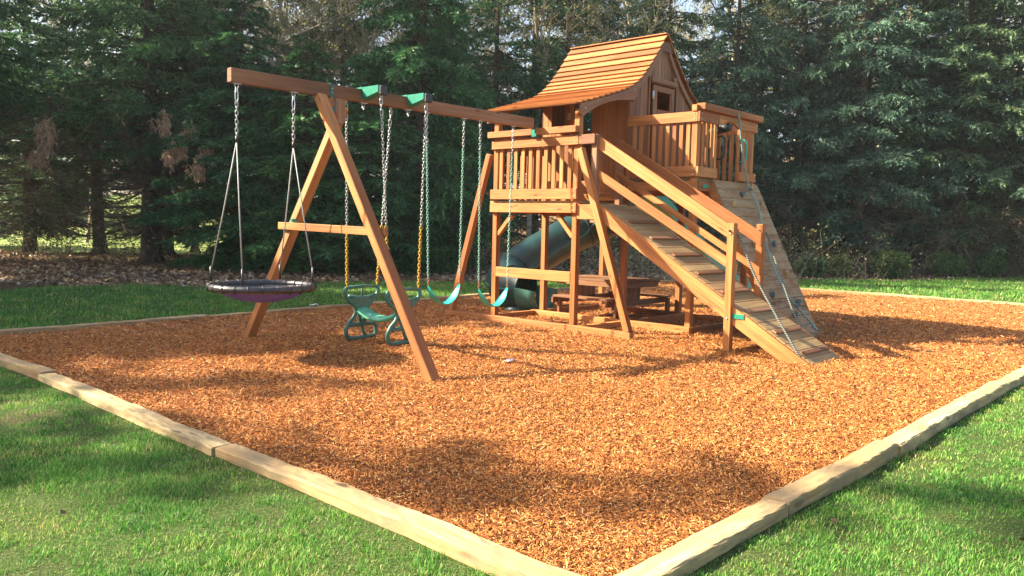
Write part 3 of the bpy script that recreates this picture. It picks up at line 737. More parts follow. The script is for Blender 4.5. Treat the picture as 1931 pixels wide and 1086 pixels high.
# --- climbing wall
K = .52
top = Vector((0, -.20, 2.14)); dv = Vector((0, -K, -1)).normalized(); nv = Vector((0, -1, K)).normalized()
LW = 2.235 * math.hypot(1, K); cw = None; s_ = 0; k = 0
while s_ < LW - .03:
    e = min(s_ + .142, LW); c = top + dv * ((s_ + e) / 2)
    shr = .12 * (s_ / LW)
    o = MB().board(c + Vector((1.62, 0, 0)), c + Vector((2.95 - shr, 0, 0)), e - s_ - .004, .036, tuple(nv), .003).build('climbing_wall' if cw is None else 'plank', M['wallwood'], cw or PS)
    cw = cw or o; s_ = e
for x in (1.70, 2.72):
    a = top - nv * .065; b = top + dv * LW - nv * .065
    MB().board(a + Vector((x, 0, 0)), b + Vector((x, 0, 0)), .04, .09, tuple(nv)).build('wall_stud', C, cw)
MB().prism([(-.20, 2.10), (-.16, 1.98), (-.50, 1.35), (-.62, 1.36)], 'x', 1.60, 1.62).build('side_cheek', C, cw)
for x, z, mt in ((1.89, 1.80, 't'), (2.27, 1.95, 'g'), (2.81, 1.83, 't'), (2.58, 1.66, 't'), (2.60, 1.24, 'g'), (2.61, .83, 't'), (1.86, .56, 'g'), (2.57, .42, 'g'), (2.28, .26, 'g'), (2.69, 2.08, 't'), (2.0, 1.25, 't')):
    p = Vector((x, -.20 - K * (2.14 - z), z)) + nv * .03
    h = MB(); h.ball(tuple(p), .042, 9, 6, (1, .8, 1.1))
    for q in range(4): h.ball(tuple(p + Vector((random.uniform(-.03, .03), -.012, random.uniform(-.035, .035)))), .026, 7, 5)
    h.build('climbing_hold', M['hold_tan'] if mt == 't' else M['hold_grey'], cw)

# --- slides
def spline(pts, n=6):
    P = [Vector(p) for p in pts]; P = [P[0] * 2 - P[1]] + P + [P[-1] * 2 - P[-2]]; out = []
    for i in range(1, len(P) - 2):
        for t in np.linspace(0, 1, n, endpoint=False):
            t2, t3 = t * t, t ** 3
            out.append(.5 * ((2 * P[i]) + (-P[i - 1] + P[i + 1]) * t + (2 * P[i - 1] - 5 * P[i] + 4 * P[i + 1] - P[i + 2]) * t2 + (-P[i - 1] + 3 * P[i] - 3 * P[i + 1] + P[i + 2]) * t3))
    out.append(P[-2]); return out
TP = [(2.98, 2.05, 2.50), (3.35, 2.10, 2.34), (3.85, 2.45, 2.05), (4.00, 3.05, 1.72), (3.70, 3.62, 1.42), (3.05, 3.80, 1.12), (2.30, 3.88, .78), (1.78, 3.82, .54), (1.52, 3.55, .40), (1.56, 3.20, .36)]
tp = spline(TP, 6)
tube = MB().sweep(tp, .36, 28, caps=False)
tube.sweep(tp[::-1], .345, 28, caps=False)
ts = tube.build('tube_slide', M['darkgreen'], PS)
for i in (2, 14, 24, 40, 48):
    a = Vector(tp[i]); d = (Vector(tp[i + 1]) - Vector(tp[i - 1])).normalized()
    fl_ = MB().sweep([a - d * .022, a + d * .022], .385, 28); fl_.build('flange', M['darkgreen'], ts)
sm_ = MB()
for sg in (-1, 1):
    ln2 = []
    for i in range(4, len(tp) - 2):
        T = (Vector(tp[i + 1]) - Vector(tp[i - 1])).normalized(); sv = T.cross(Vector((0, 0, 1))).normalized(); ln2.append(Vector(tp[i]) + sv * sg * .362)
    sm_ = MB().sweep(ln2, .014, 6).build('seam', M['gliderframe'], ts)
lip = tp[-1]; d = (Vector(tp[-1]) - Vector(tp[-2])).normalized()
cr = []
for i in range(17):
    a = math.pi + math.pi * i / 16
    cr.append((math.cos(a), math.sin(a)))
# half-open exit trough
seg = [Vector(lip) + d * t for t in (0, .12, .26, .40)]
prof = [(-math.sin(a), math.cos(a)) for a in np.linspace(-.1, math.pi + .1, 15)]
tr = MB(); N = Vector((0, 0, 1)); B = d.cross(N).normalized(); vs = []
for q, P_ in enumerate(seg):
    for a in np.linspace(-.15, math.pi + .15, 15): vs.append(P_ + B * math.cos(a) * .35 - N * math.sin(a) * (.35 - .02 * q))
for q, P_ in enumerate(seg):
    for a in np.linspace(-.15, math.pi + .15, 15): vs.append(P_ + B * math.cos(a) * .375 - N * math.sin(a) * (.375 - .02 * q))
fs = []
for q in range(3):
    for j in range(14):
        a = q * 15 + j; fs.append([a, a + 1, a + 16, a + 15]); b = a + 60; fs.append([b, b + 15, b + 16, b + 1])
for j in range(14): fs.append([45 + j, 46 + j, 106 + j, 105 + j])
tr.quadlist(vs, fs, [[(0, 0)] * 4] * len(fs), True); tr.build('exit_trough', M['gliderframe'], ts)
MB().sweep([(1.60, 3.35, -.1), (1.60, 3.35, .02), (1.60, 3.38, .10)], [.33, .31, .26], 20).build('slide_foot', M['darkgreen'], ts)
# straight slide leaving the far side of the upper deck
ss = MB(); prof = [(1.76, .18), (1.79, .19), (1.82, .02), (2.22, .02), (2.25, .19), (2.28, .18), (2.26, -.04), (1.78, -.04)]
path = [(2.98, 2.13), (3.2, 2.05), (3.6, 1.81), (4.03, 1.57), (4.8, 1.14), (5.6, .69), (6.2, .40), (6.7, .28), (7.0, .27)]
vs = [(x, y, z + h) for x, z in path for y, h in prof]; fs = []
for i in range(len(path) - 1):
    for j in range(8): fs.append([i * 8 + j, i * 8 + (j + 1) % 8, i * 8 + 8 + (j + 1) % 8, i * 8 + 8 + j])
fs += [list(range(8))[::-1], [(len(path) - 1) * 8 + j for j in range(8)]]
ss.quadlist(vs, fs, [[(0, 0)] * len(f) for f in fs]); ss.build('straight_slide', M['slidegreen'], PS)
# bolt heads
bo = MB()
for y in (1.03, 2.58):
    for z in (2.59, 2.66, 1.66, 1.73, 1.85, 1.935): bo.ball((.049, y, z), .008, 6, 4)


for x in (1.26, 1.27):
    for z in (2.95, 3.03): bo.ball((x + .01, -.197, z), .009, 6, 4)
for z in (2.95, 3.03, 2.20, 2.28): bo.ball((1.223, -.11, z), .009, 6, 4); bo.ball((2.91, -.197, z), .009, 6, 4)
for x in (.16, 1.33): bo.ball((x, .958, roof_z(x) - .09), .014, 7, 4)
for z in (2.59, 2.66): bo.ball((.13, .963 if z > 9 else .961, z), .009, 6, 4)
bo.ball((.043, -1.345, 1.40), .011, 6, 4); bo.ball((.043, -1.345, .40), .011, 6, 4)
for z in (2.90, 2.86): bo.ball((-3.445, 1.689, z), .008, 6, 4)
bo.build('bolt_heads', M['steel'], PS)

# ================================================================== SWINGS AND ROPES
def belt_swing(xa, xb, sa, sb, zt_, zb_, label):
    t = empty('belt_swing', ((sa + sb) / 2, YC, 0), label, 'swing', 'teal belt swings hanging from the long beam')
    seat = MB(); n = 16; vs = []
    for i in range(n + 1):
        u = i / n; x = sa + (sb - sa) * u; z = zb_ + (zt_ - zb_) * abs(2 * u - 1) ** 2.1
        hw = .07 * min(1, .25 + 4.5 * min(u, 1 - u)); ang = (2 * u - 1)
        for (yy, dzz) in ((-hw, 0), (-hw * .5, -.004), (0, -.006), (hw * .5, -.004), (hw, 0)): vs.append((x, YC + yy, z + dzz))
    m_ = len(vs); vs += [(a, b, c - .012) for a, b, c in vs]; fs = []
    for i in range(n):
        for j in range(4):
            a = i * 5 + j; fs.append([a, a + 1, a + 6, a + 5][::-1]); fs.append([a + m_, a + m_ + 1, a + m_ + 6, a + m_ + 5])
        fs.append([i * 5, i * 5 + m_, i * 5 + 5 + m_, i * 5 + 5][::-1]); a = i * 5 + 4; fs.append([a, a + m_, a + 5 + m_, a + 5])
    fs.append([0, 1, 2, 3, 4, m_ + 4, m_ + 3, m_ + 2, m_ + 1, m_]); a = n * 5; fs.append([a + 4, a + 3, a + 2, a + 1, a, m_ + a, m_ + a + 1, m_ + a + 2, m_ + a + 3, m_ + a + 4])
    seat.quadlist(vs, fs, [[(0, 0)] * len(f) for f in fs], True); seat.build('seat', M['teal'], t)
    for x0, x1 in ((xa, sa), (xb, sb)):
        a = Vector((x0, YC, 2.73)); b = Vector((x1, YC, zt_ + .10)); mid = a.lerp(b, .16)
        MB().chain(a, mid, .036, .0042, .012).build('upper_chain', M['chain'], t)
        MB().chain(mid, b, .034, .0042, .011).build('chain', M['chain_green'], t)
        MB().sweep([b + Vector((.012 * math.sin(q * 2), 0, -.05 - .05 * math.cos(q))) for q in np.linspace(0, 6.28, 15)[:-1]], .004, 6, closed=True, up=(0, 1, 0)).build('chain_hook', M['rust'], t)
belt_swing(-2.01, -1.37, -1.945, -1.40, .66, .42, 'teal belt swing hanging higher, next to the yellow chained glider')
belt_swing(-1.07, -.43, -1.04, -.48, .58, .34, 'teal belt swing hanging lower, next to the tower post')

# saucer swing
SC = empty('saucer_swing', (-4.25, 1.78, 0), 'round black saucer swing with purple underside hanging from the beam end', 'swing')
c = Vector((-4.25, 1.78, .735)); R_ = .52
rim = MB(); pts = []
for i in range(60):
    a = 2 * math.pi * i / 60; pts.append(c + Vector((R_ * math.cos(a), R_ * math.sin(a), 0)))
rim.sweep(pts, [.038 + .004 * math.sin(i * 2.9) * (1 if i % 5 else -1) for i in range(60)], 10, closed=True)
rim.build('padded_rim', M['blackvinyl'], SC)
rim_o = bpy.data.objects['padded_rim']
for i in range(24):
    a = 2 * math.pi * i / 24; e = Vector((math.cos(a), math.sin(a), 0)); o = c + e * R_
    MB().sweep([o + e * .044 * math.cos(q) + Vector((0, 0, .044 * math.sin(q))) for q in np.linspace(0, 6.28, 9)[:-1]], .005, 5, closed=True, up=(-math.sin(a), math.cos(a), 0)).build('lace', M['black'], rim_o)
def dish(r0, depth, z0, name, mat, par, flip=1):
    vs = [(c.x, c.y, z0 - depth)]; fs = []; nr, ns = 8, 40
    for i in range(1, nr + 1):
        r = r0 * i / nr; z = z0 - depth * (1 - (i / nr) ** 2.2)
        for j in range(ns):
            a = 2 * math.pi * j / ns; vs.append((c.x + r * math.cos(a), c.y + r * math.sin(a), z + .004 * math.sin(a * 9) * (i / nr)))
    for j in range(ns): fs.append([0, 1 + j, 1 + (j + 1) % ns])
    for i in range(nr - 1):
        for j in range(ns): a = 1 + i * ns + j; b = 1 + i * ns + (j + 1) % ns; fs.append([a, a + ns, b + ns, b])
    mb = MB(); mb.quadlist(vs, fs, [[(0, 0)] * len(f) for f in fs], True); return mb.build(name, mat, par)
dish(.507, .125, .735, 'seat_mat', M['blackvinyl'], SC)
dish(.49, .135, .705, 'seat_underside', M['purple'], SC)
for s in (-1, 1):
    hx = -4.23 + s * .33; J = Vector((hx + s * -.0, YC, 2.27))
    MB().sweep([(hx + .016 * math.cos(q), YC, 2.68 + .07 * math.sin(q)) for q in np.linspace(0, 6.28, 13)[:-1]], .005, 6, closed=True, up=(0, 1, 0)).build('carabiner', M['steel'], SC)
    MB().chain((hx, YC, 2.62), J, .04, .0045, .013).build('chain', M['chain'], SC)
    MB().sweep([J + Vector((0, 0, .01)), J - Vector((0, 0, .05))], .014, 8).build('rope_clamp', M['black'], SC)
    for q in (-1, 1):
        a = math.radians(38) * q; at = c + Vector((s * R_ * math.cos(a), R_ * math.sin(a), .05))
        MB().sweep([J - Vector((0, 0, .04)), J.lerp(at, .5), at + Vector((0, 0, .10))], .007, 6).build('rope', M['silverrope'], SC)
        MB().sweep([at + Vector((0, 0, .16)), at + Vector((0, 0, .0))], [.012, .014], 8).build('rope_end', M['black'], SC)

# glider swing
GX = -2.68
GL = empty('glider_swing', (GX, YC, 0), 'green two-seat glider swing hanging on yellow chains', 'swing')
def glider_frame(y, dirn, xs, xc):
    def P(x, z): return (xc + xs * x, y, z)
    f = MB(); r = .026
    f.sweep([P(-.225, .655), P(0, .665), P(.225, .655)], .019, 8)
    f.sweep([P(*q) for q in ((-.225, .655), (-.255, .60), (-.235, .535), (-.17, .475), (-.105, .43), (-.085, .36), (-.12, .29), (-.19, .23), (-.235, .15), (-.225, .07), (-.185, .03), (-.05, .035), (.10, .045), (.19, .05), (.215, .08), (.215, .16), (.19, .20), (.05, .205), (-.215, .20))], r, 8)
    f.sweep([P(*q) for q in ((.225, .655), (.25, .60), (.22, .545), (.15, .49), (.095, .43), (.075, .36))], r, 8)
    f.sweep([P(*q) for q in ((-.20, .55), (-.08, .525), (.08, .525), (.20, .55))], r * .9, 8)
    f.sweep([P(0, .66), P(0, .53)], .014, 6)
    f.sweep([P(*q) for q in ((-.05, .32), (-.02, .24), (.0, .20), (.02, .12), (.06, .05))], r * .8, 8)
    f.sweep([P(*q) for q in ((.075, .36), (.06, .30), (.02, .24))], r, 8)
    m_ = f.build('side_frame', M['gliderframe'], GL)
    b = MB(); b.prism([(xc - .16, .52), (xc + .16, .52), (xc + .085, .40), (xc + .075, .33), (xc - .075, .33), (xc - .085, .40)], 'y', y - .018, y + .018)
    b.build('backrest', M['gliderframe'], GL)
glider_frame(2.05, 1, 1, -2.74); glider_frame(1.40, -1, 1, -2.63)
st = MB(); vs = []; n = 14
for i in range(n + 1):
    u = i / n; y = 2.04 - .63 * u; xc = -2.735 + .10 * u; z = .31 + .10 * abs(2 * u - 1) ** 2.2; hw = .105 + .02 * math.sin(math.pi * u)
    for a, h in ((-1, -.035), (-.8, .0), (-.3, .016), (.3, .016), (.8, 0), (1, -.035), (.7, -.05), (-.7, -.05)): vs.append((xc + hw * a, y, z + h))
fs = [[i * 8 + j, i * 8 + (j + 1) % 8, i * 8 + 8 + (j + 1) % 8, i * 8 + 8 + j] for i in range(n) for j in range(8)] + [list(range(8))[::-1], [n * 8 + j for j in range(8)]]
st.quadlist(vs, fs, [[(0, 0)] * len(f) for f in fs], True); st.build('seat', M['gliderseat'], GL)
for hx, hy, bx, by in ((-2.98, 2.07, -2.965, 2.05), (-2.31, 2.07, -2.515, 2.05), (-2.98, 1.42, -2.855, 1.40), (-2.31, 1.42, -2.405, 1.40)):
    a = Vector((hx, hy, 2.82)); b = Vector((bx, by, .665)); mid = a.lerp(b, .66); m1 = a.lerp(b, .08)
    MB().chain(a, m1, .045, .005, .014).chain(m1, mid, .036, .0045, .012).build('upper_chain', M['chain'], GL)
    MB().chain(mid, b, .036, .006, .013).build('yellow_chain', M['chain_yellow'], GL)

def rope(name, pts, r, mat, label, group=None):
    o = MB().sweep(spline(pts, 10), r, 8).build(name, mat); return tag(o, label, 'rope', group)
rope('ramp_rope', [(.02, -1.34, 1.44), (.10, -1.34, 1.43), (.135, -1.42, 1.36), (.15, -1.62, .93), (.14, -1.92, .47), (.12, -2.14, .16), (.12, -2.27, -.03)], .013, M['rope_dark'], 'striped hand rope running down the left edge of the ramp', 'hand ropes of the ramp')
rope('ramp_rope', [(.93, -1.27, 1.45), (1.0, -1.28, 1.44), (1.04, -1.34, 1.38), (1.03, -1.50, .98), (1.01, -1.66, .62), (.99, -1.78, .38), (.98, -1.90, .20), (.95, -1.97, .14)], .013, M['rope_dark'], 'striped hand rope hanging from the right ramp post beside the climbing wall', 'hand ropes of the ramp')
cr_ = MB().sweep(spline([(2.21, -.20, 3.13), (2.21, -.255, 3.08), (2.29, -.27, 2.75), (2.42, -.28, 2.35), (2.50, -.33, 2.05), (2.44, -.50, 1.80), (2.30, -.68, 1.40), (2.20, -.80, 1.15), (2.12, -.98, .85), (2.15, -1.13, .58), (2.30, -1.30, .32), (2.38, -1.45, .14), (2.30, -1.52, .10), (2.18, -1.50, .16)], 10), .017, 8)
cr_.ball((2.50, -.34, 2.05), .035); cr_.ball((2.24, -1.24, .42), .035)
tag(cr_.build('climbing_rope', M['rope_pale']), 'knotted green and white rope hanging down over the climbing wall', 'rope')

# ================================================================== PICNIC TABLE
PT = empty('picnic_table', (2.1, 1.75, 0), 'brown wooden picnic table with benches under the tower', 'picnic table')
tt = MB()
for i in range(6): tt.box(1.48 + i * .16, 1.63 + i * .16, 1.10, 2.50, .60, .632, 'y')
tt.build('table_top', M['table'], PT)
MB().box(1.50, 2.42, 1.13, 1.165, .52, .597, 'x').box(1.48, 1.515, 1.17, 2.48, .52, .597, 'y').build('table_apron', M['table'], PT)
for y in (1.35, 2.25):
    pn = MB()
    for i in range(7): pn.box(1.72 + i * .075, 1.79 + i * .075, y, y + .03, .22, .597, 'z')
    pn.build('leg_panel', M['cedar_brown'], PT)
for x0 in (1.16, 2.55):
    bb = MB()
    for i in range(2): bb.box(x0 + i * .13, x0 + .12 + i * .13, 1.12, 2.28, .33, .362, 'y')
    bb.build('bench', M['table'], PT)
for y in (1.20, 2.30):
    MB().box(1.14, 2.84, y - .05 * (y > 2), y + .04 - .05 * (y > 2), .24, .325, 'x').build('bench_support', M['table'], PT)
    for x in (1.24, 2.66): MB().box(x, x + .08, y - .10, y - .053, -.04, .325, 'z').build('bench_leg', M['table'], PT)

# ================================================================== SMALL LITTER ON THE GROUND
def scrap(name, x, y, z, s, label):
    mb = MB(); vs = []; 
    for i in range(4):
        for j in range(4): vs.append((x + (i - 1.5) * s * .33 + random.uniform(-.2, .2) * s, y + (j - 1.5) * s * .22, z + random.uniform(0, .4) * s))
    fs = [[i * 4 + j, i * 4 + 4 + j, i * 4 + 5 + j, i * 4 + 1 + j] for i in range(3) for j in range(3)]
    mb.quadlist(vs, fs, [[(0, 0)] * 4] * 9); return tag(mb.build(name, M['paper']), label, 'paper scrap')
scrap('paper_scrap', -2.573, -.25, .012, .10, 'small white scrap of paper on the mulch near the swings')
scrap('paper_scrap', -1.18, 5.40, .05, .12, 'small white scrap of paper on the far timber edging')

# ================================================================== TREES
BARK = plain('bark', (.085, .060, .042), .9, 0, .45, 9, .9, .1)
BARKPALE = plain('bark_pale', (.36, .29, .20), .85, 0, .35, 9, .6, .1)
TWIG = plain('dead_twig', (.13, .095, .065), .9, 0, .4, 5, 0, .1)
OV = [(0, (.75, .85, .95)), (.5, (1, 1, 1)), (1, (1.15, 1.08, .85))]
NEEDLE = {
 'green': leafmat('needles_green', [(0, (.022, .075, .030)), (.4, (.042, .14, .050)), (.8, (.075, .21, .07)), (1, (.15, .29, .09))], .3, .5, OV),
 'blue': leafmat('needles_blue', [(0, (.058, .100, .066)), (.5, (.10, .175, .108)), (.9, (.175, .25, .15)), (1, (.31, .38, .21))], .3, .6, OV),  # blue-green spruce needles, with distant haze also put into the paler colour
 'mid': leafmat('needles_mid', [(0, (.028, .080, .040)), (.5, (.060, .15, .070)), (.9, (.105, .21, .095)), (1, (.19, .29, .13))], .3, .55, OV)}
DEAD = leafmat('dead_needles', [(0, (.34, .20, .13)), (1, (.58, .38, .26))], .3)
BUDS = leafmat('spring_leaves', [(0, (.16, .19, .05)), (.5, (.28, .28, .09)), (1, (.42, .33, .16))], .4)
def unit(v): return v / np.linalg.norm(v, axis=-1, keepdims=True)
def tube_strips(P0, P1, r0, r1, k=4):
    """tapered k-sided segments between point arrays"""
    d = unit(P1 - P0); ref = np.where(np.abs(d[:, 2:3]) > .9, np.array([[1., 0, 0]]), np.array([[0., 0, 1]]))
    a = unit(np.cross(d, ref)); b = np.cross(d, a); n = len(P0); V = []
    for P, r in ((P0, r0), (P1, r1)):
        for j in range(k):
            t = 2 * math.pi * j / k; V.append(P + (a * math.cos(t) + b * math.sin(t)) * r[:, None])
    V = np.stack(V, 1); base = (np.arange(n) * 2 * k)[:, None]
    F = np.concatenate([base + np.array([[j, (j + 1) % k, k + (j + 1) % k, k + j]]) for j in range(k)])
    return V.reshape(-1, 3), F
def merge(L):
    V = []; F = []; o = 0
    for v, f in L: V.append(v); F.append(f + o); o += len(v)
    return np.concatenate(V), np.concatenate(F)
def conifer_data(seed, H, Rr, z0, nb, twd=9, leafl=.15, leafw=.05, droop=.35, power=.75, tr=.20, nl=9, dead=0, lift=.25):
    g = np.random.default_rng(seed); out = {}
    # trunk with root flare
    zs = np.array([-.3, 0, .25, .8, 2, H * .3, H * .6, H * .97]); rr = tr * np.array([1.9, 1.6, 1.2, 1.0, .92, .72, .42, .06])
    ox = np.cumsum(g.normal(0, .03, len(zs))); oy = np.cumsum(g.normal(0, .03, len(zs)))
    V = []; k = 12
    for z, r, a, b in zip(zs, rr, ox, oy):
        for j in range(k):
            t = 2 * math.pi * j / k; q = r * (1 + .12 * math.sin(3 * t + seed) + .05 * g.normal()); V.append((a + q * math.cos(t), b + q * math.sin(t), z))
    F = [[i * k + j, i * k + (j + 1) % k, i * k + k + (j + 1) % k, i * k + k + j] for i in range(len(zs) - 1) for j in range(k)]
    parts = [(np.array(V), np.array(F))]
    u = g.uniform(0, 1, nb) ** 1.15; h = z0 + (H - .3 - z0) * u
    L = (Rr * np.clip(1 - u, .02, 1) ** power + .25) * g.uniform(.62, 1.12, nb)
    low = np.clip((h - z0) / 1.5, .55, 1); L = L * low
    az = g.uniform(0, 6.283, nb); o = np.stack([np.cos(az), np.sin(az), 0 * az], -1)
    def limb(t, h=h, L=L, o=o):          # t (.., ) along limb
        zz = h + L * (.12 * t - droop * t ** 2 + lift * droop * t ** 4)
        return np.concatenate([o[:, :2] * (L * t)[:, None], zz[:, None]], 1)
    ts = np.linspace(0, 1, 6); pts = [limb(np.full(nb, t)) for t in ts]
    for i in range(5):
        r0 = .012 + .011 * L * (1 - ts[i]); r1 = .008 + .011 * L * (1 - ts[i + 1]); parts.append(tube_strips(pts[i], pts[i + 1], r0, r1, 3))
    out['trunk'] = merge(parts)
    # twigs
    cnt = np.maximum(4, (L * twd * 2).astype(int)); idx = np.repeat(np.arange(nb), cnt); n = len(idx)
    t = g.uniform(.12, 1, n) ** .8; sd = g.choice([-1, 1], n)
    p = limb(t, h[idx], L[idx], o[idx]); side = np.stack([-o[idx][:, 1], o[idx][:, 0], 0 * t], -1)
    dirn = unit(o[idx] * g.uniform(.3, 1.0, n)[:, None] + side * (sd * g.uniform(.3, 1.1, n))[:, None] + np.stack([0 * t, 0 * t, g.normal(-.18, .25, n)], -1))
    tl = g.uniform(.22, .62, n) * (1.15 - .5 * t) * np.clip(L[idx] / 1.6, .45, 1.1)
    # needles / sprays
    m_ = n * nl; ti = np.repeat(np.arange(n), nl); s = np.tile((np.arange(nl) + .5) / nl, n) + g.uniform(-.05, .05, m_)
    q = p[ti] + dirn[ti] * (tl[ti] * s)[:, None]; q[:, 2] -= tl[ti] * .35 * s ** 2
    rd = unit(g.normal(0, 1, (m_, 3))); ld = unit(dirn[ti] * 1.0 + rd * .75 + np.array([[0, 0, -.12]]))
    ln_ = leafl * g.uniform(.6, 1.3, m_); wv = unit(np.cross(ld, g.normal(0, 1, (m_, 3)))) * (leafw * .5 * g.uniform(.7, 1.3, m_))[:, None]
    V = np.stack([q - wv, q + wv, q + ld * ln_[:, None]], 1)
    drop = g.uniform(0, 1, nb)[idx][ti] < 0
    V = V.reshape(-1, 3); out['crown'] = (V, np.arange(len(V)).reshape(-1, 3))
    if dead:
        nbd = dead; h2 = g.uniform(.9, z0 + 1.3, nbd); L2 = g.uniform(1.6, Rr * 1.15, nbd); a2 = g.uniform(0, 6.283, nbd); o2 = np.stack([np.cos(a2), np.sin(a2), 0 * a2], -1)
        dr = g.uniform(.05, .32, nbd)
        def lb(t, h=h2, L=L2, o=o2, dr=dr):
            zz = h + L * (.10 * t - dr * np.sin(t * 2.6) * .9 + dr * .5 * t ** 3); return np.concatenate([o[:, :2] * (L * t)[:, None], zz[:, None]], 1)
        ps = []; ts = np.linspace(0, 1, 8); pt = [lb(np.full(nbd, t)) for t in ts]
        for i in range(7): ps.append(tube_strips(pt[i], pt[i + 1], .006 + .018 * (1 - ts[i]) * L2 / 3, .006 + .018 * (1 - ts[i + 1]) * L2 / 3, 3))
        c2 = 26; ix = np.repeat(np.arange(nbd), c2); n2 = len(ix); t2 = g.uniform(.2, 1, n2); p0 = lb(t2, h2[ix], L2[ix], o2[ix], dr[ix]); s2 = np.stack([-o2[ix][:, 1], o2[ix][:, 0], 0 * t2], -1)
        dd = unit(o2[ix] * .7 + s2 * g.choice([-1, 1], n2)[:, None] * g.uniform(.3, 1, n2)[:, None] + np.stack([0 * t2, 0 * t2, g.normal(-.25, .3, n2)], -1))
        l2 = g.uniform(.25, .9, n2) * (1.2 - .7 * t2); p1 = p0 + dd * (l2 * .5)[:, None]; p2 = p1 + dd * (l2 * .5)[:, None]; p2[:, 2] += l2 * .12
        ps.append(tube_strips(p0, p1, np.full(n2, .006), np.full(n2, .005), 3)); ps.append(tube_strips(p1, p2, np.full(n2, .005), np.full(n2, .003), 3))
        out['dead_branches'] = merge(ps)
    return out
def mesh_from(name, VF, mat, smooth=False):
    o = np_mesh(name, VF[0], VF[1], mat, smooth=smooth); me = o.data; bpy.data.objects.remove(o); return me
KIND = {}
def register(kind, data, needle):
    KIND[kind] = [(('trunk'), mesh_from('trunk', data['trunk'], BARK, True)), ('crown', mesh_from('crown', data['crown'], needle))]
    if 'dead_branches' in data: KIND[kind].append(('dead_branches', mesh_from('dead_branches', data['dead_branches'], TWIG)))
register('fir_a', conifer_data(1, 15, 3.6, 3.0, 250, 9, .17, .050, .30, .70, .27, 9, dead=130), NEEDLE['mid'])
register('cedar_a', conifer_data(2, 12.5, 3.0, .35, 330, 10, .15, .052, .42, .72, .18, 8), NEEDLE['green'])
register('cedar_b', conifer_data(3, 11, 2.7, .25, 300, 10, .15, .052, .46, .78, .16, 8), NEEDLE['green'])
register('spruce_a', conifer_data(4, 16, 3.3, 1.4, 250, 10, .15, .058, .34, .70, .22, 7, dead=34), NEEDLE['blue'])
register('spruce_b', conifer_data(5, 14, 3.0, 1.0, 220, 10, .15, .058, .38, .72, .20, 7, dead=30), NEEDLE['blue'])
register('thin_fir', conifer_data(6, 14, 2.6, 3.2, 130, 8, .17, .05, .34, .6, .16, 8, dead=30), NEEDLE['mid'])
register('round_fir', conifer_data(8, 11.3, 3.0, .4, 420, 10, .16, .06, .42, .33, .18, 8), NEEDLE['mid'])
def gz(x, y): return float(ground_h(np.array(x, float), np.array(y, float)))
def tree(kind, name, x, y, sc, rot, label, cat, group=None):
    z = gz(x, y); e = bpy.data.objects.new(name, None); COL.objects.link(e); e.location = (x, y, z); e.rotation_euler = (0, 0, rot); e.scale = (sc[0], sc[0], sc[1])
    tag(e, label, cat, group)
    for n, me in KIND[kind]:
        o = bpy.data.objects.new(n, me); COL.objects.link(o); o.parent = e
    return e
G1 = 'conifers in the row behind the play area'
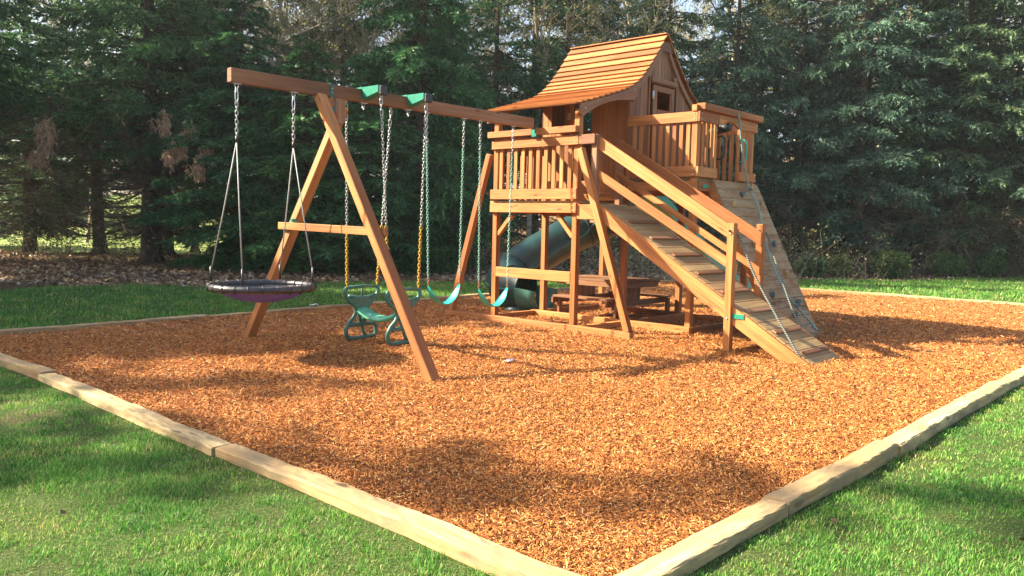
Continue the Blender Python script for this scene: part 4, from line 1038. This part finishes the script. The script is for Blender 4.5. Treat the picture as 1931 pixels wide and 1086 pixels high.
rows = [
 ('thin_fir', -1.2, 24.5, (1.3, .95), 'conifer half hidden behind the two left trees, seen between their trunks'),
 ('fir_a', 4.8, 23.6, (.95, .95), 'conifer standing behind the thick trunked tree on its right side'),
 ('thin_fir', -4.0, 26.0, (1.3, .95), 'conifer at the far left behind the leftmost tree'),
 ('spruce_a', 23.6, 9.3, (1.0, .95), 'spruce standing behind the row, between the climbing rope and the middle trees'),
 ('spruce_b', 26.0, 6.6, (1.1, 1.1), 'spruce standing behind the row in the middle of the right half'),
 ('spruce_a', 27.6, 3.6, (1.0, .95), 'spruce standing behind the row, above the lit strip of lawn at right'),
 ('spruce_b', 1.7, 28.1, (1.1, .9), 'conifer behind the meadow gap at the upper left'),
 ('thin_fir', 3.8, 27.2, (1.4, 1.1), 'conifer far behind the thick trunked tree'),
 ('thin_fir', 5.9, 20.8, (1.3, 1.05), 'conifer behind the outer end of the swing beam'),
 ('thin_fir', 15.9, 15.6, (1.3, 1.1), 'conifer filling the gap left of the roof ridge'),
 ('thin_fir', 21.0, 13.0, (1.3, 1.1), 'conifer filling the gap right of the roof peak'),
 ('thin_fir', 9.3, 19.2, (1.1, .95), 'slender conifer in the bright gap above the swing beam'),
 ('fir_a', -3.6, 19.6, (1.05, 1.15), 'tall conifer at the left edge with drooping bare lower branches'),
 ('fir_a', 2.24, 19.26, (1.0, 1.1), 'tall conifer with a thick dark trunk and bare lower branches, left of the swings'),
 ('cedar_a', 3.5, 16.0, (.95, .66), 'dense green conifer down to the ground behind the saucer swing'),
 ('cedar_b', 4.5, 14.2, (1.0, .62), 'dense green conifer behind the A-shaped swing frame'),
 ('cedar_a', 5.6, 12.9, (.80, .50), 'shorter dense green conifer behind the glider swing'),
 ('cedar_b', 7.2, 12.6, (1.0, 1.15), 'dense dark conifer behind the belt swings'),
 ('cedar_a', 9.0, 13.6, (.85, .80), 'dark conifer just left of the tower roof'),
 ('thin_fir', 12.4, 14.4, (1, 1.05), 'open thin conifer behind the roof eave with bright gaps'),
 ('thin_fir', 14.9, 13.2, (1.15, 1.1), 'green conifer rising above the roof ridge'),
 ('spruce_b', 18.0, 11.6, (.80, .95), 'dark spruce right behind the roof gable'),
 ('spruce_b', 19.3, 8.9, (.85, 1.1), 'blue green spruce behind the upper deck'),
 ('spruce_a', 21.3, 7.2, (.85, 1.0), 'blue green spruce just right of the climbing rope'),
 ('spruce_b', 21.6, 5.0, (1.0, 1.15), 'blue green spruce above the climbing wall'),
 ('spruce_b', 23.8, 3.9, (1.15, 1.1), 'large blue green spruce with pale tips right of centre'),
 ('spruce_a', 23.9, 2.3, (.9, 1.0), 'blue green spruce with its trunk near the right edge'),
 ('spruce_b', 24.9, .9, (1.0, 1.2), 'spruce whose trunk stands second from the right edge'),
 ('spruce_a', 25.1, -.6, (.9, 1.05), 'spruce whose trunk is last at the right edge of the lawn'),
 ('spruce_b', 26.2, -3.2, (1.0, 1.1), 'spruce at the very right, cut by the picture edge'),
]
for i, (k, x, y, s, lb) in enumerate(rows): tree(k, 'conifer_tree', x, y, s, i * 2.39, lb, 'conifer tree', G1)
# conifers on the near left, outside the picture, that throw the dappled shade
for i, (k, x, y, s) in enumerate([
 ('spruce_b', -16.9, 13.1, (.7, 1.28)), ('thin_fir', -16.5, 16.3, (.9, 1.12)), ('thin_fir', -23, 11.5, (.8, .9)),
 ('round_fir', -14.4, 15.4, (.9, 1.07)), ('round_fir', -12.0, 15.1, (1, 1.09)), ('round_fir', -9.3, 15.5, (1, 1.05)), ('round_fir', -6.8, 15.7, (.95, 1.06))]):
    tree(k, 'conifer_tree', x, y, s, i * 1.7, 'conifer standing left of the lawn, beyond the picture edge', 'conifer tree', 'conifers left of the lawn')
# a few clusters of dead brown needles hanging in the left trees
def dead_cluster(x, y, z, n, label):
    g = np.random.default_rng(int(abs(x * 10 + z * 7))); c = np.array([x, y, z]) + g.normal(0, 1, (n, 3)) * np.array([.13, .13, .15])
    c = np.repeat(c, 22, 0) + g.normal(0, 1, (n * 22, 3)) * np.array([.035, .035, .10]); m_ = len(c)
    ld = unit(np.array([[0, 0, -1.0]]) + g.normal(0, .45, (m_, 3))); wv = unit(np.cross(ld, g.normal(0, 1, (m_, 3)))) * .018
    V = np.stack([c - wv, c + wv, c + ld * .15], 1).reshape(-1, 3)
    return V
for host, cl in ((12, [(-1.35, 16.8, 3.6), (-1.5, 17.0, 2.9), (-1.4, 16.9, 3.2)]), (13, [(1.1, 15.9, 3.9), (1.5, 15.8, 3.3), (1.9, 15.9, 3.7), (1.3, 15.8, 3.0), (1.9, 15.6, 2.75), (2.3, 15.8, 3.1)])):
    e = [o for o in bpy.data.objects if o.name.startswith('conifer_tree')]; e = sorted(e, key=lambda o: o.name)[host]
    V = np.concatenate([dead_cluster(*c_, 11, '') for c_ in cl]); e_s = e.matrix_basis.inverted() if False else (Matrix.Translation(e.location) @ e.rotation_euler.to_matrix().to_4x4() @ Matrix.Diagonal((*e.scale, 1))).inverted()
    Mx = np.array(e_s); V = V @ Mx[:3, :3].T + Mx[:3, 3]
    o = np_mesh('dead_needles', V, np.arange(len(V)).reshape(-1, 3), DEAD, parent=e); tag(o, 'dead brown needle clusters')

# bare deciduous trees
def bare_data(seed, H, leaves=3600):
    g = random.Random(seed); S = []; tips = []
    def grow(p, d, L, r, lv):
        n = 4 if lv else 7; q = p
        for i in range(n):
            d = (d + Vector((g.gauss(0, .11), g.gauss(0, .11), g.gauss(.03, .06))) * (1 + lv * .35)).normalized(); e = q + d * (L / n)
            ra = r * (1 - i / n * .75); rb = r * (1 - (i + 1) / n * .75); S.append((q, e, ra, rb)); q = e
            if lv < 3 and (lv or i > 1):
                for _ in range(3 if lv == 1 else 2):
                    a = g.uniform(0, 6.28); o = Vector((math.cos(a), math.sin(a), g.uniform(.1, .9))).normalized()
                    grow(q, (d * .5 + o).normalized(), L * g.uniform(.28, .48), rb * .55 + .002, lv + 1)
            if lv >= 2: tips.append(q)
    grow(Vector((0, 0, -.2)), Vector((0, 0, 1)), H, .13, 0)
    a = np.array([[*s[0], *s[1], s[2], s[3]] for s in S]); tr = tube_strips(a[:, :3], a[:, 3:6], np.maximum(a[:, 6], .006), np.maximum(a[:, 7], .005), 4)
    gg = np.random.default_rng(seed); T = np.array([tuple(t) for t in tips]); c = T[gg.integers(0, len(T), leaves)] + gg.normal(0, .12, (leaves, 3))
    ld = unit(gg.normal(0, 1, (leaves, 3))); wv = unit(np.cross(ld, gg.normal(0, 1, (leaves, 3)))) * .03
    V = np.stack([c - wv, c + wv, c + ld * .09], 1).reshape(-1, 3)
    return tr, (V, np.arange(len(V)).reshape(-1, 3))
for k, (sd_, H) in {'bare_a': (1, 11), 'bare_b': (5, 9), 'bare_c': (9, 12.5)}.items():
    tr, lv = bare_data(sd_, H); KIND[k] = [('trunk', mesh_from('trunk', tr, BARKPALE)), ('crown', mesh_from('crown', lv, BUDS))]
def at(lat, dep):
    p = np.array([CAM.x, CAM.y]) + F2 * dep + R2 * lat; return float(p[0]), float(p[1])
g = random.Random(4)
for i in range(44):
    dep = g.choice([33, 36, 40, 45, 51]) + g.uniform(-1.5, 1.5); lat = (-1 + 2 * (i + g.random()) / 44) * .72 * dep
    if lat / dep < -.38 and i % 2: continue
    x, y = at(lat, dep); s = g.uniform(.85, 1.2)
    tree(g.choice(['bare_a', 'bare_b', 'bare_c']), 'bare_tree', x, y, (s, s), g.uniform(0, 6), 'pale bare deciduous tree in the woods behind the conifers', 'bare tree', 'bare trees behind the conifers')
for i, (lat, dep) in enumerate([(-8.6, 29), (-7.2, 27.5), (-6.0, 30), (-5.2, 28), (-9.6, 31), (-.6, 31), (.6, 29.5), (1.8, 32), (-3.8, 30.5), (3.0, 33)]):
    x, y = at(lat, dep)
    tree(['bare_a', 'bare_c', 'bare_b'][i % 3], 'bare_tree', x, y, (1.05, 1.0), i * 2.1, 'pale bare deciduous tree standing in a gap between the conifers', 'bare tree', 'bare trees in the gaps of the conifer row')
for i in range(22):
    dep = 36 if i < 3 else 50 + g.uniform(0, 12); lat = (-1 + 2 * ((i * 5) % 22 + g.random()) / 22) * .72 * dep; x, y = at(lat, dep)
    tree(g.choice(['spruce_a', 'cedar_a', 'thin_fir']), 'conifer_tree', x, y, (g.uniform(.9, 1.2), g.uniform(.6, .85)), g.uniform(0, 6), 'distant conifer in the woods beyond the bare trees', 'conifer tree', 'distant conifers in the woods')
# leaf litter
n = 70000; dep = RNG.uniform(17, 44, n); lat = RNG.uniform(-.74, .74, n) * dep
x = CAM.x + F2[0] * dep + R2[0] * lat; y = CAM.y + F2[1] * dep + R2[1] * lat; zn = zone_of(x, y) + .06 * (y - lawn_edge(x) > -.9)
k = RNG.uniform(0, 1, n) < zn; x, y = x[k], y[k]; n = len(x)
c = np.stack([x, y, ground_h(x, y) + RNG.uniform(.005, .05, n)], -1); u = unit(RNG.normal(0, 1, (n, 3)) * np.array([1, 1, .35])); v = unit(np.cross(u, RNG.normal(0, .5, (n, 3)) + np.array([[0, 0, 1.0]])))
L = RNG.uniform(.035, .085, n)[:, None]; V = np.stack([c - u * L, c - v * L * .7, c + u * L, c + v * L * .7 + np.array([[0, 0, .012]])], 1).reshape(-1, 3)
LIT = leafmat('fallen_leaves', [(0, (.08, .042, .026)), (.4, (.24, .14, .085)), (.8, (.44, .29, .18)), (1, (.62, .48, .34))], .15)
tag(np_mesh('leaf_litter', V, np.arange(n * 4).reshape(-1, 4), LIT), 'brown fallen leaves under the trees', 'leaf litter', kind='stuff')
# undergrowth: thin stems and low leafy shoots under and behind the row
n = 6500; dep = RNG.uniform(24.5, 40, n); lat = RNG.uniform(-.74, .74, n) * dep
x = CAM.x + F2[0] * dep + R2[0] * lat; y = CAM.y + F2[1] * dep + R2[1] * lat
k = (y - lawn_edge(x) > .6) & (wob(x, y, .6) + RNG.normal(0, .5, n) > (-.2)) & ~((lat / dep < -.25) & (dep > 26.5)); x, y = x[k], y[k]; n = len(x); z = ground_h(x, y)
P0 = np.stack([x, y, z - .05], -1); D = unit(RNG.normal(0, 1, (n, 3)) * np.array([.6, .6, .2]) + np.array([[0, 0, 1.0]])); Hh = RNG.uniform(.4, 1.9, n)[:, None]
P1 = P0 + D * Hh * .5; P2 = P1 + unit(D + RNG.normal(0, .5, (n, 3)) * np.array([1, 1, .3]) + np.array([[0, 0, -.35]])) * Hh * .5; rr = np.full(n, .007)
P3 = P1 + unit(D + RNG.normal(0, .7, (n, 3))) * Hh * .45
stems = merge([tube_strips(P0, P1, rr, rr * .8, 3), tube_strips(P1, P2, rr * .8, rr * .4, 3), tube_strips(P1, P3, rr * .7, rr * .4, 3)])
tag(np_mesh('brush_stems', stems[0], stems[1], BARKPALE), 'tangle of thin pale stems beneath the trees', 'undergrowth', kind='stuff')
src = np.concatenate([P1, P2, P3]); m_ = 42000; ii = RNG.integers(0, len(src), m_); c = src[ii] + RNG.normal(0, .16, (m_, 3)); ld = unit(RNG.normal(0, 1, (m_, 3))); wv = unit(np.cross(ld, RNG.normal(0, 1, (m_, 3)))) * .028
V = np.stack([c - wv, c + wv, c + ld * .085], 1).reshape(-1, 3)
UND = leafmat('undergrowth_leaves', [(0, (.06, .08, .03)), (.4, (.14, .17, .06)), (.75, (.36, .30, .13)), (1, (.60, .46, .26))], .3)
tag(np_mesh('undergrowth', V, np.arange(len(V)).reshape(-1, 3), UND), 'low leafy undergrowth beneath the trees', 'undergrowth', kind='stuff')

sg = np.random.default_rng(21); nl_ = 2600; a_ = unit(sg.normal(0, 1, (nl_, 3))); rad = sg.uniform(.35, 1, nl_) ** .6 * (1 + .25 * np.sin(a_[:, 0] * 5) * np.cos(a_[:, 1] * 4)); c = a_ * rad[:, None] * np.array([.65, .65, .55]) + np.array([0, 0, .55])
ld = unit(sg.normal(0, 1, (nl_, 3)) + a_ * .5); wv = unit(np.cross(ld, sg.normal(0, 1, (nl_, 3)))) * .028; V = np.stack([c - wv, c + wv, c + ld * .11], 1).reshape(-1, 3)
b0 = np.zeros((26, 3)) + sg.normal(0, .05, (26, 3)) * [1, 1, 0]; b1 = c[sg.integers(0, nl_, 26)]
SHL = leafmat('shrub_leaves', [(0, (.035, .085, .030)), (.6, (.085, .17, .05)), (1, (.24, .28, .10))], .3, objvar=[(0, (.7, .9, 1)), (1, (1.5, 1.15, .9))])
KIND['shrub'] = [('stems', mesh_from('stems', tube_strips(b0, b1, np.full(26, .012), np.full(26, .004), 3), TWIG)), ('leaves', mesh_from('leaves', (V, np.arange(nl_ * 3).reshape(-1, 3)), SHL))]
for i, (x, y, s, lb) in enumerate([(17.6, 4.9, .7, 'low green shrub at the lawn edge just right of the climbing wall'), (20.0, 3.3, .95, 'dark green shrub under the spruces, centre of the right lawn edge'), (22.0, 2.1, .85, 'rounded shrub in front of the spruce trunks, left of two close trunks'),
    (23.6, 1.2, .9, 'small shrub between two close spruce trunks at the right'), (18.9, 4.6, .75, 'small pale shrub on the lawn edge beside the leafy bank'), (25.6, -.9, .9, 'shrub at the right end of the lawn edge')]):
    tree('shrub', 'shrub', x, y, (s, s * .95), i * 1.3, lb, 'shrub', 'shrubs along the lawn edge')

# stray fallen leaves lying on the near lawn and the mulch
n = 300; x = RNG.uniform(-11, 8, n); y = RNG.uniform(-8.5, 5, n); inb = (x > -6.27) & (y > -4.14)
k = ~((x > -6.45) & (x < -6.25) | (y > -4.32) & (y < -4.12)) & (inb | (RNG.uniform(0, 1, n) < .8)); x, y, inb = x[k], y[k], inb[k]; n = len(x)
z = np.where(inb, mulch_h(x, y) + .018, ground_h(x, y) + .028); c = np.stack([x, y, z], -1); u = unit(RNG.normal(0, 1, (n, 3)) * np.array([1, 1, .25])); v = unit(np.cross(u, RNG.normal(0, .35, (n, 3)) + np.array([[0, 0, 1.0]])))
L = RNG.uniform(.014, .034, n)[:, None]; V = np.stack([c - u * L, c - v * L * .6, c + u * L, c + v * L * .6 + np.array([[0, 0, .008]])], 1).reshape(-1, 3)
tag(np_mesh('stray_leaves', V, np.arange(n * 4).reshape(-1, 4), leafmat('stray_leaf', [(0, (.05, .025, .015)), (1, (.24, .14, .07))], .15)), 'small brown leaves and twigs strewn over lawn and mulch', 'fallen leaves', kind='stuff')


# ------------------------------------------------------------------ air between the camera and the woods
hz = MB(); hz.quadlist([(x, y, z) for x in (-60, 85) for y in (-60, 85) for z in (-1.4, 24)], [[0, 1, 3, 2], [4, 6, 7, 5], [0, 4, 5, 1], [2, 3, 7, 6], [0, 2, 6, 4], [1, 5, 7, 3]], [[(0, 0)] * 4] * 6)
hm = bpy.data.materials.new('haze'); hm.use_nodes = True; ht = hm.node_tree; ht.nodes.remove(ht.nodes['Principled BSDF'])
pv = ht.nodes.new('ShaderNodeVolumePrincipled'); pv.inputs['Color'].default_value = (.86, .93, 1, 1); pv.inputs['Density'].default_value = .0005; pv.inputs['Anisotropy'].default_value = .3
ht.links.new(pv.outputs[0], ht.nodes['Material Output'].inputs['Volume'])
tag(hz.build('haze', hm), 'pale morning haze in the air', 'haze', kind='stuff')
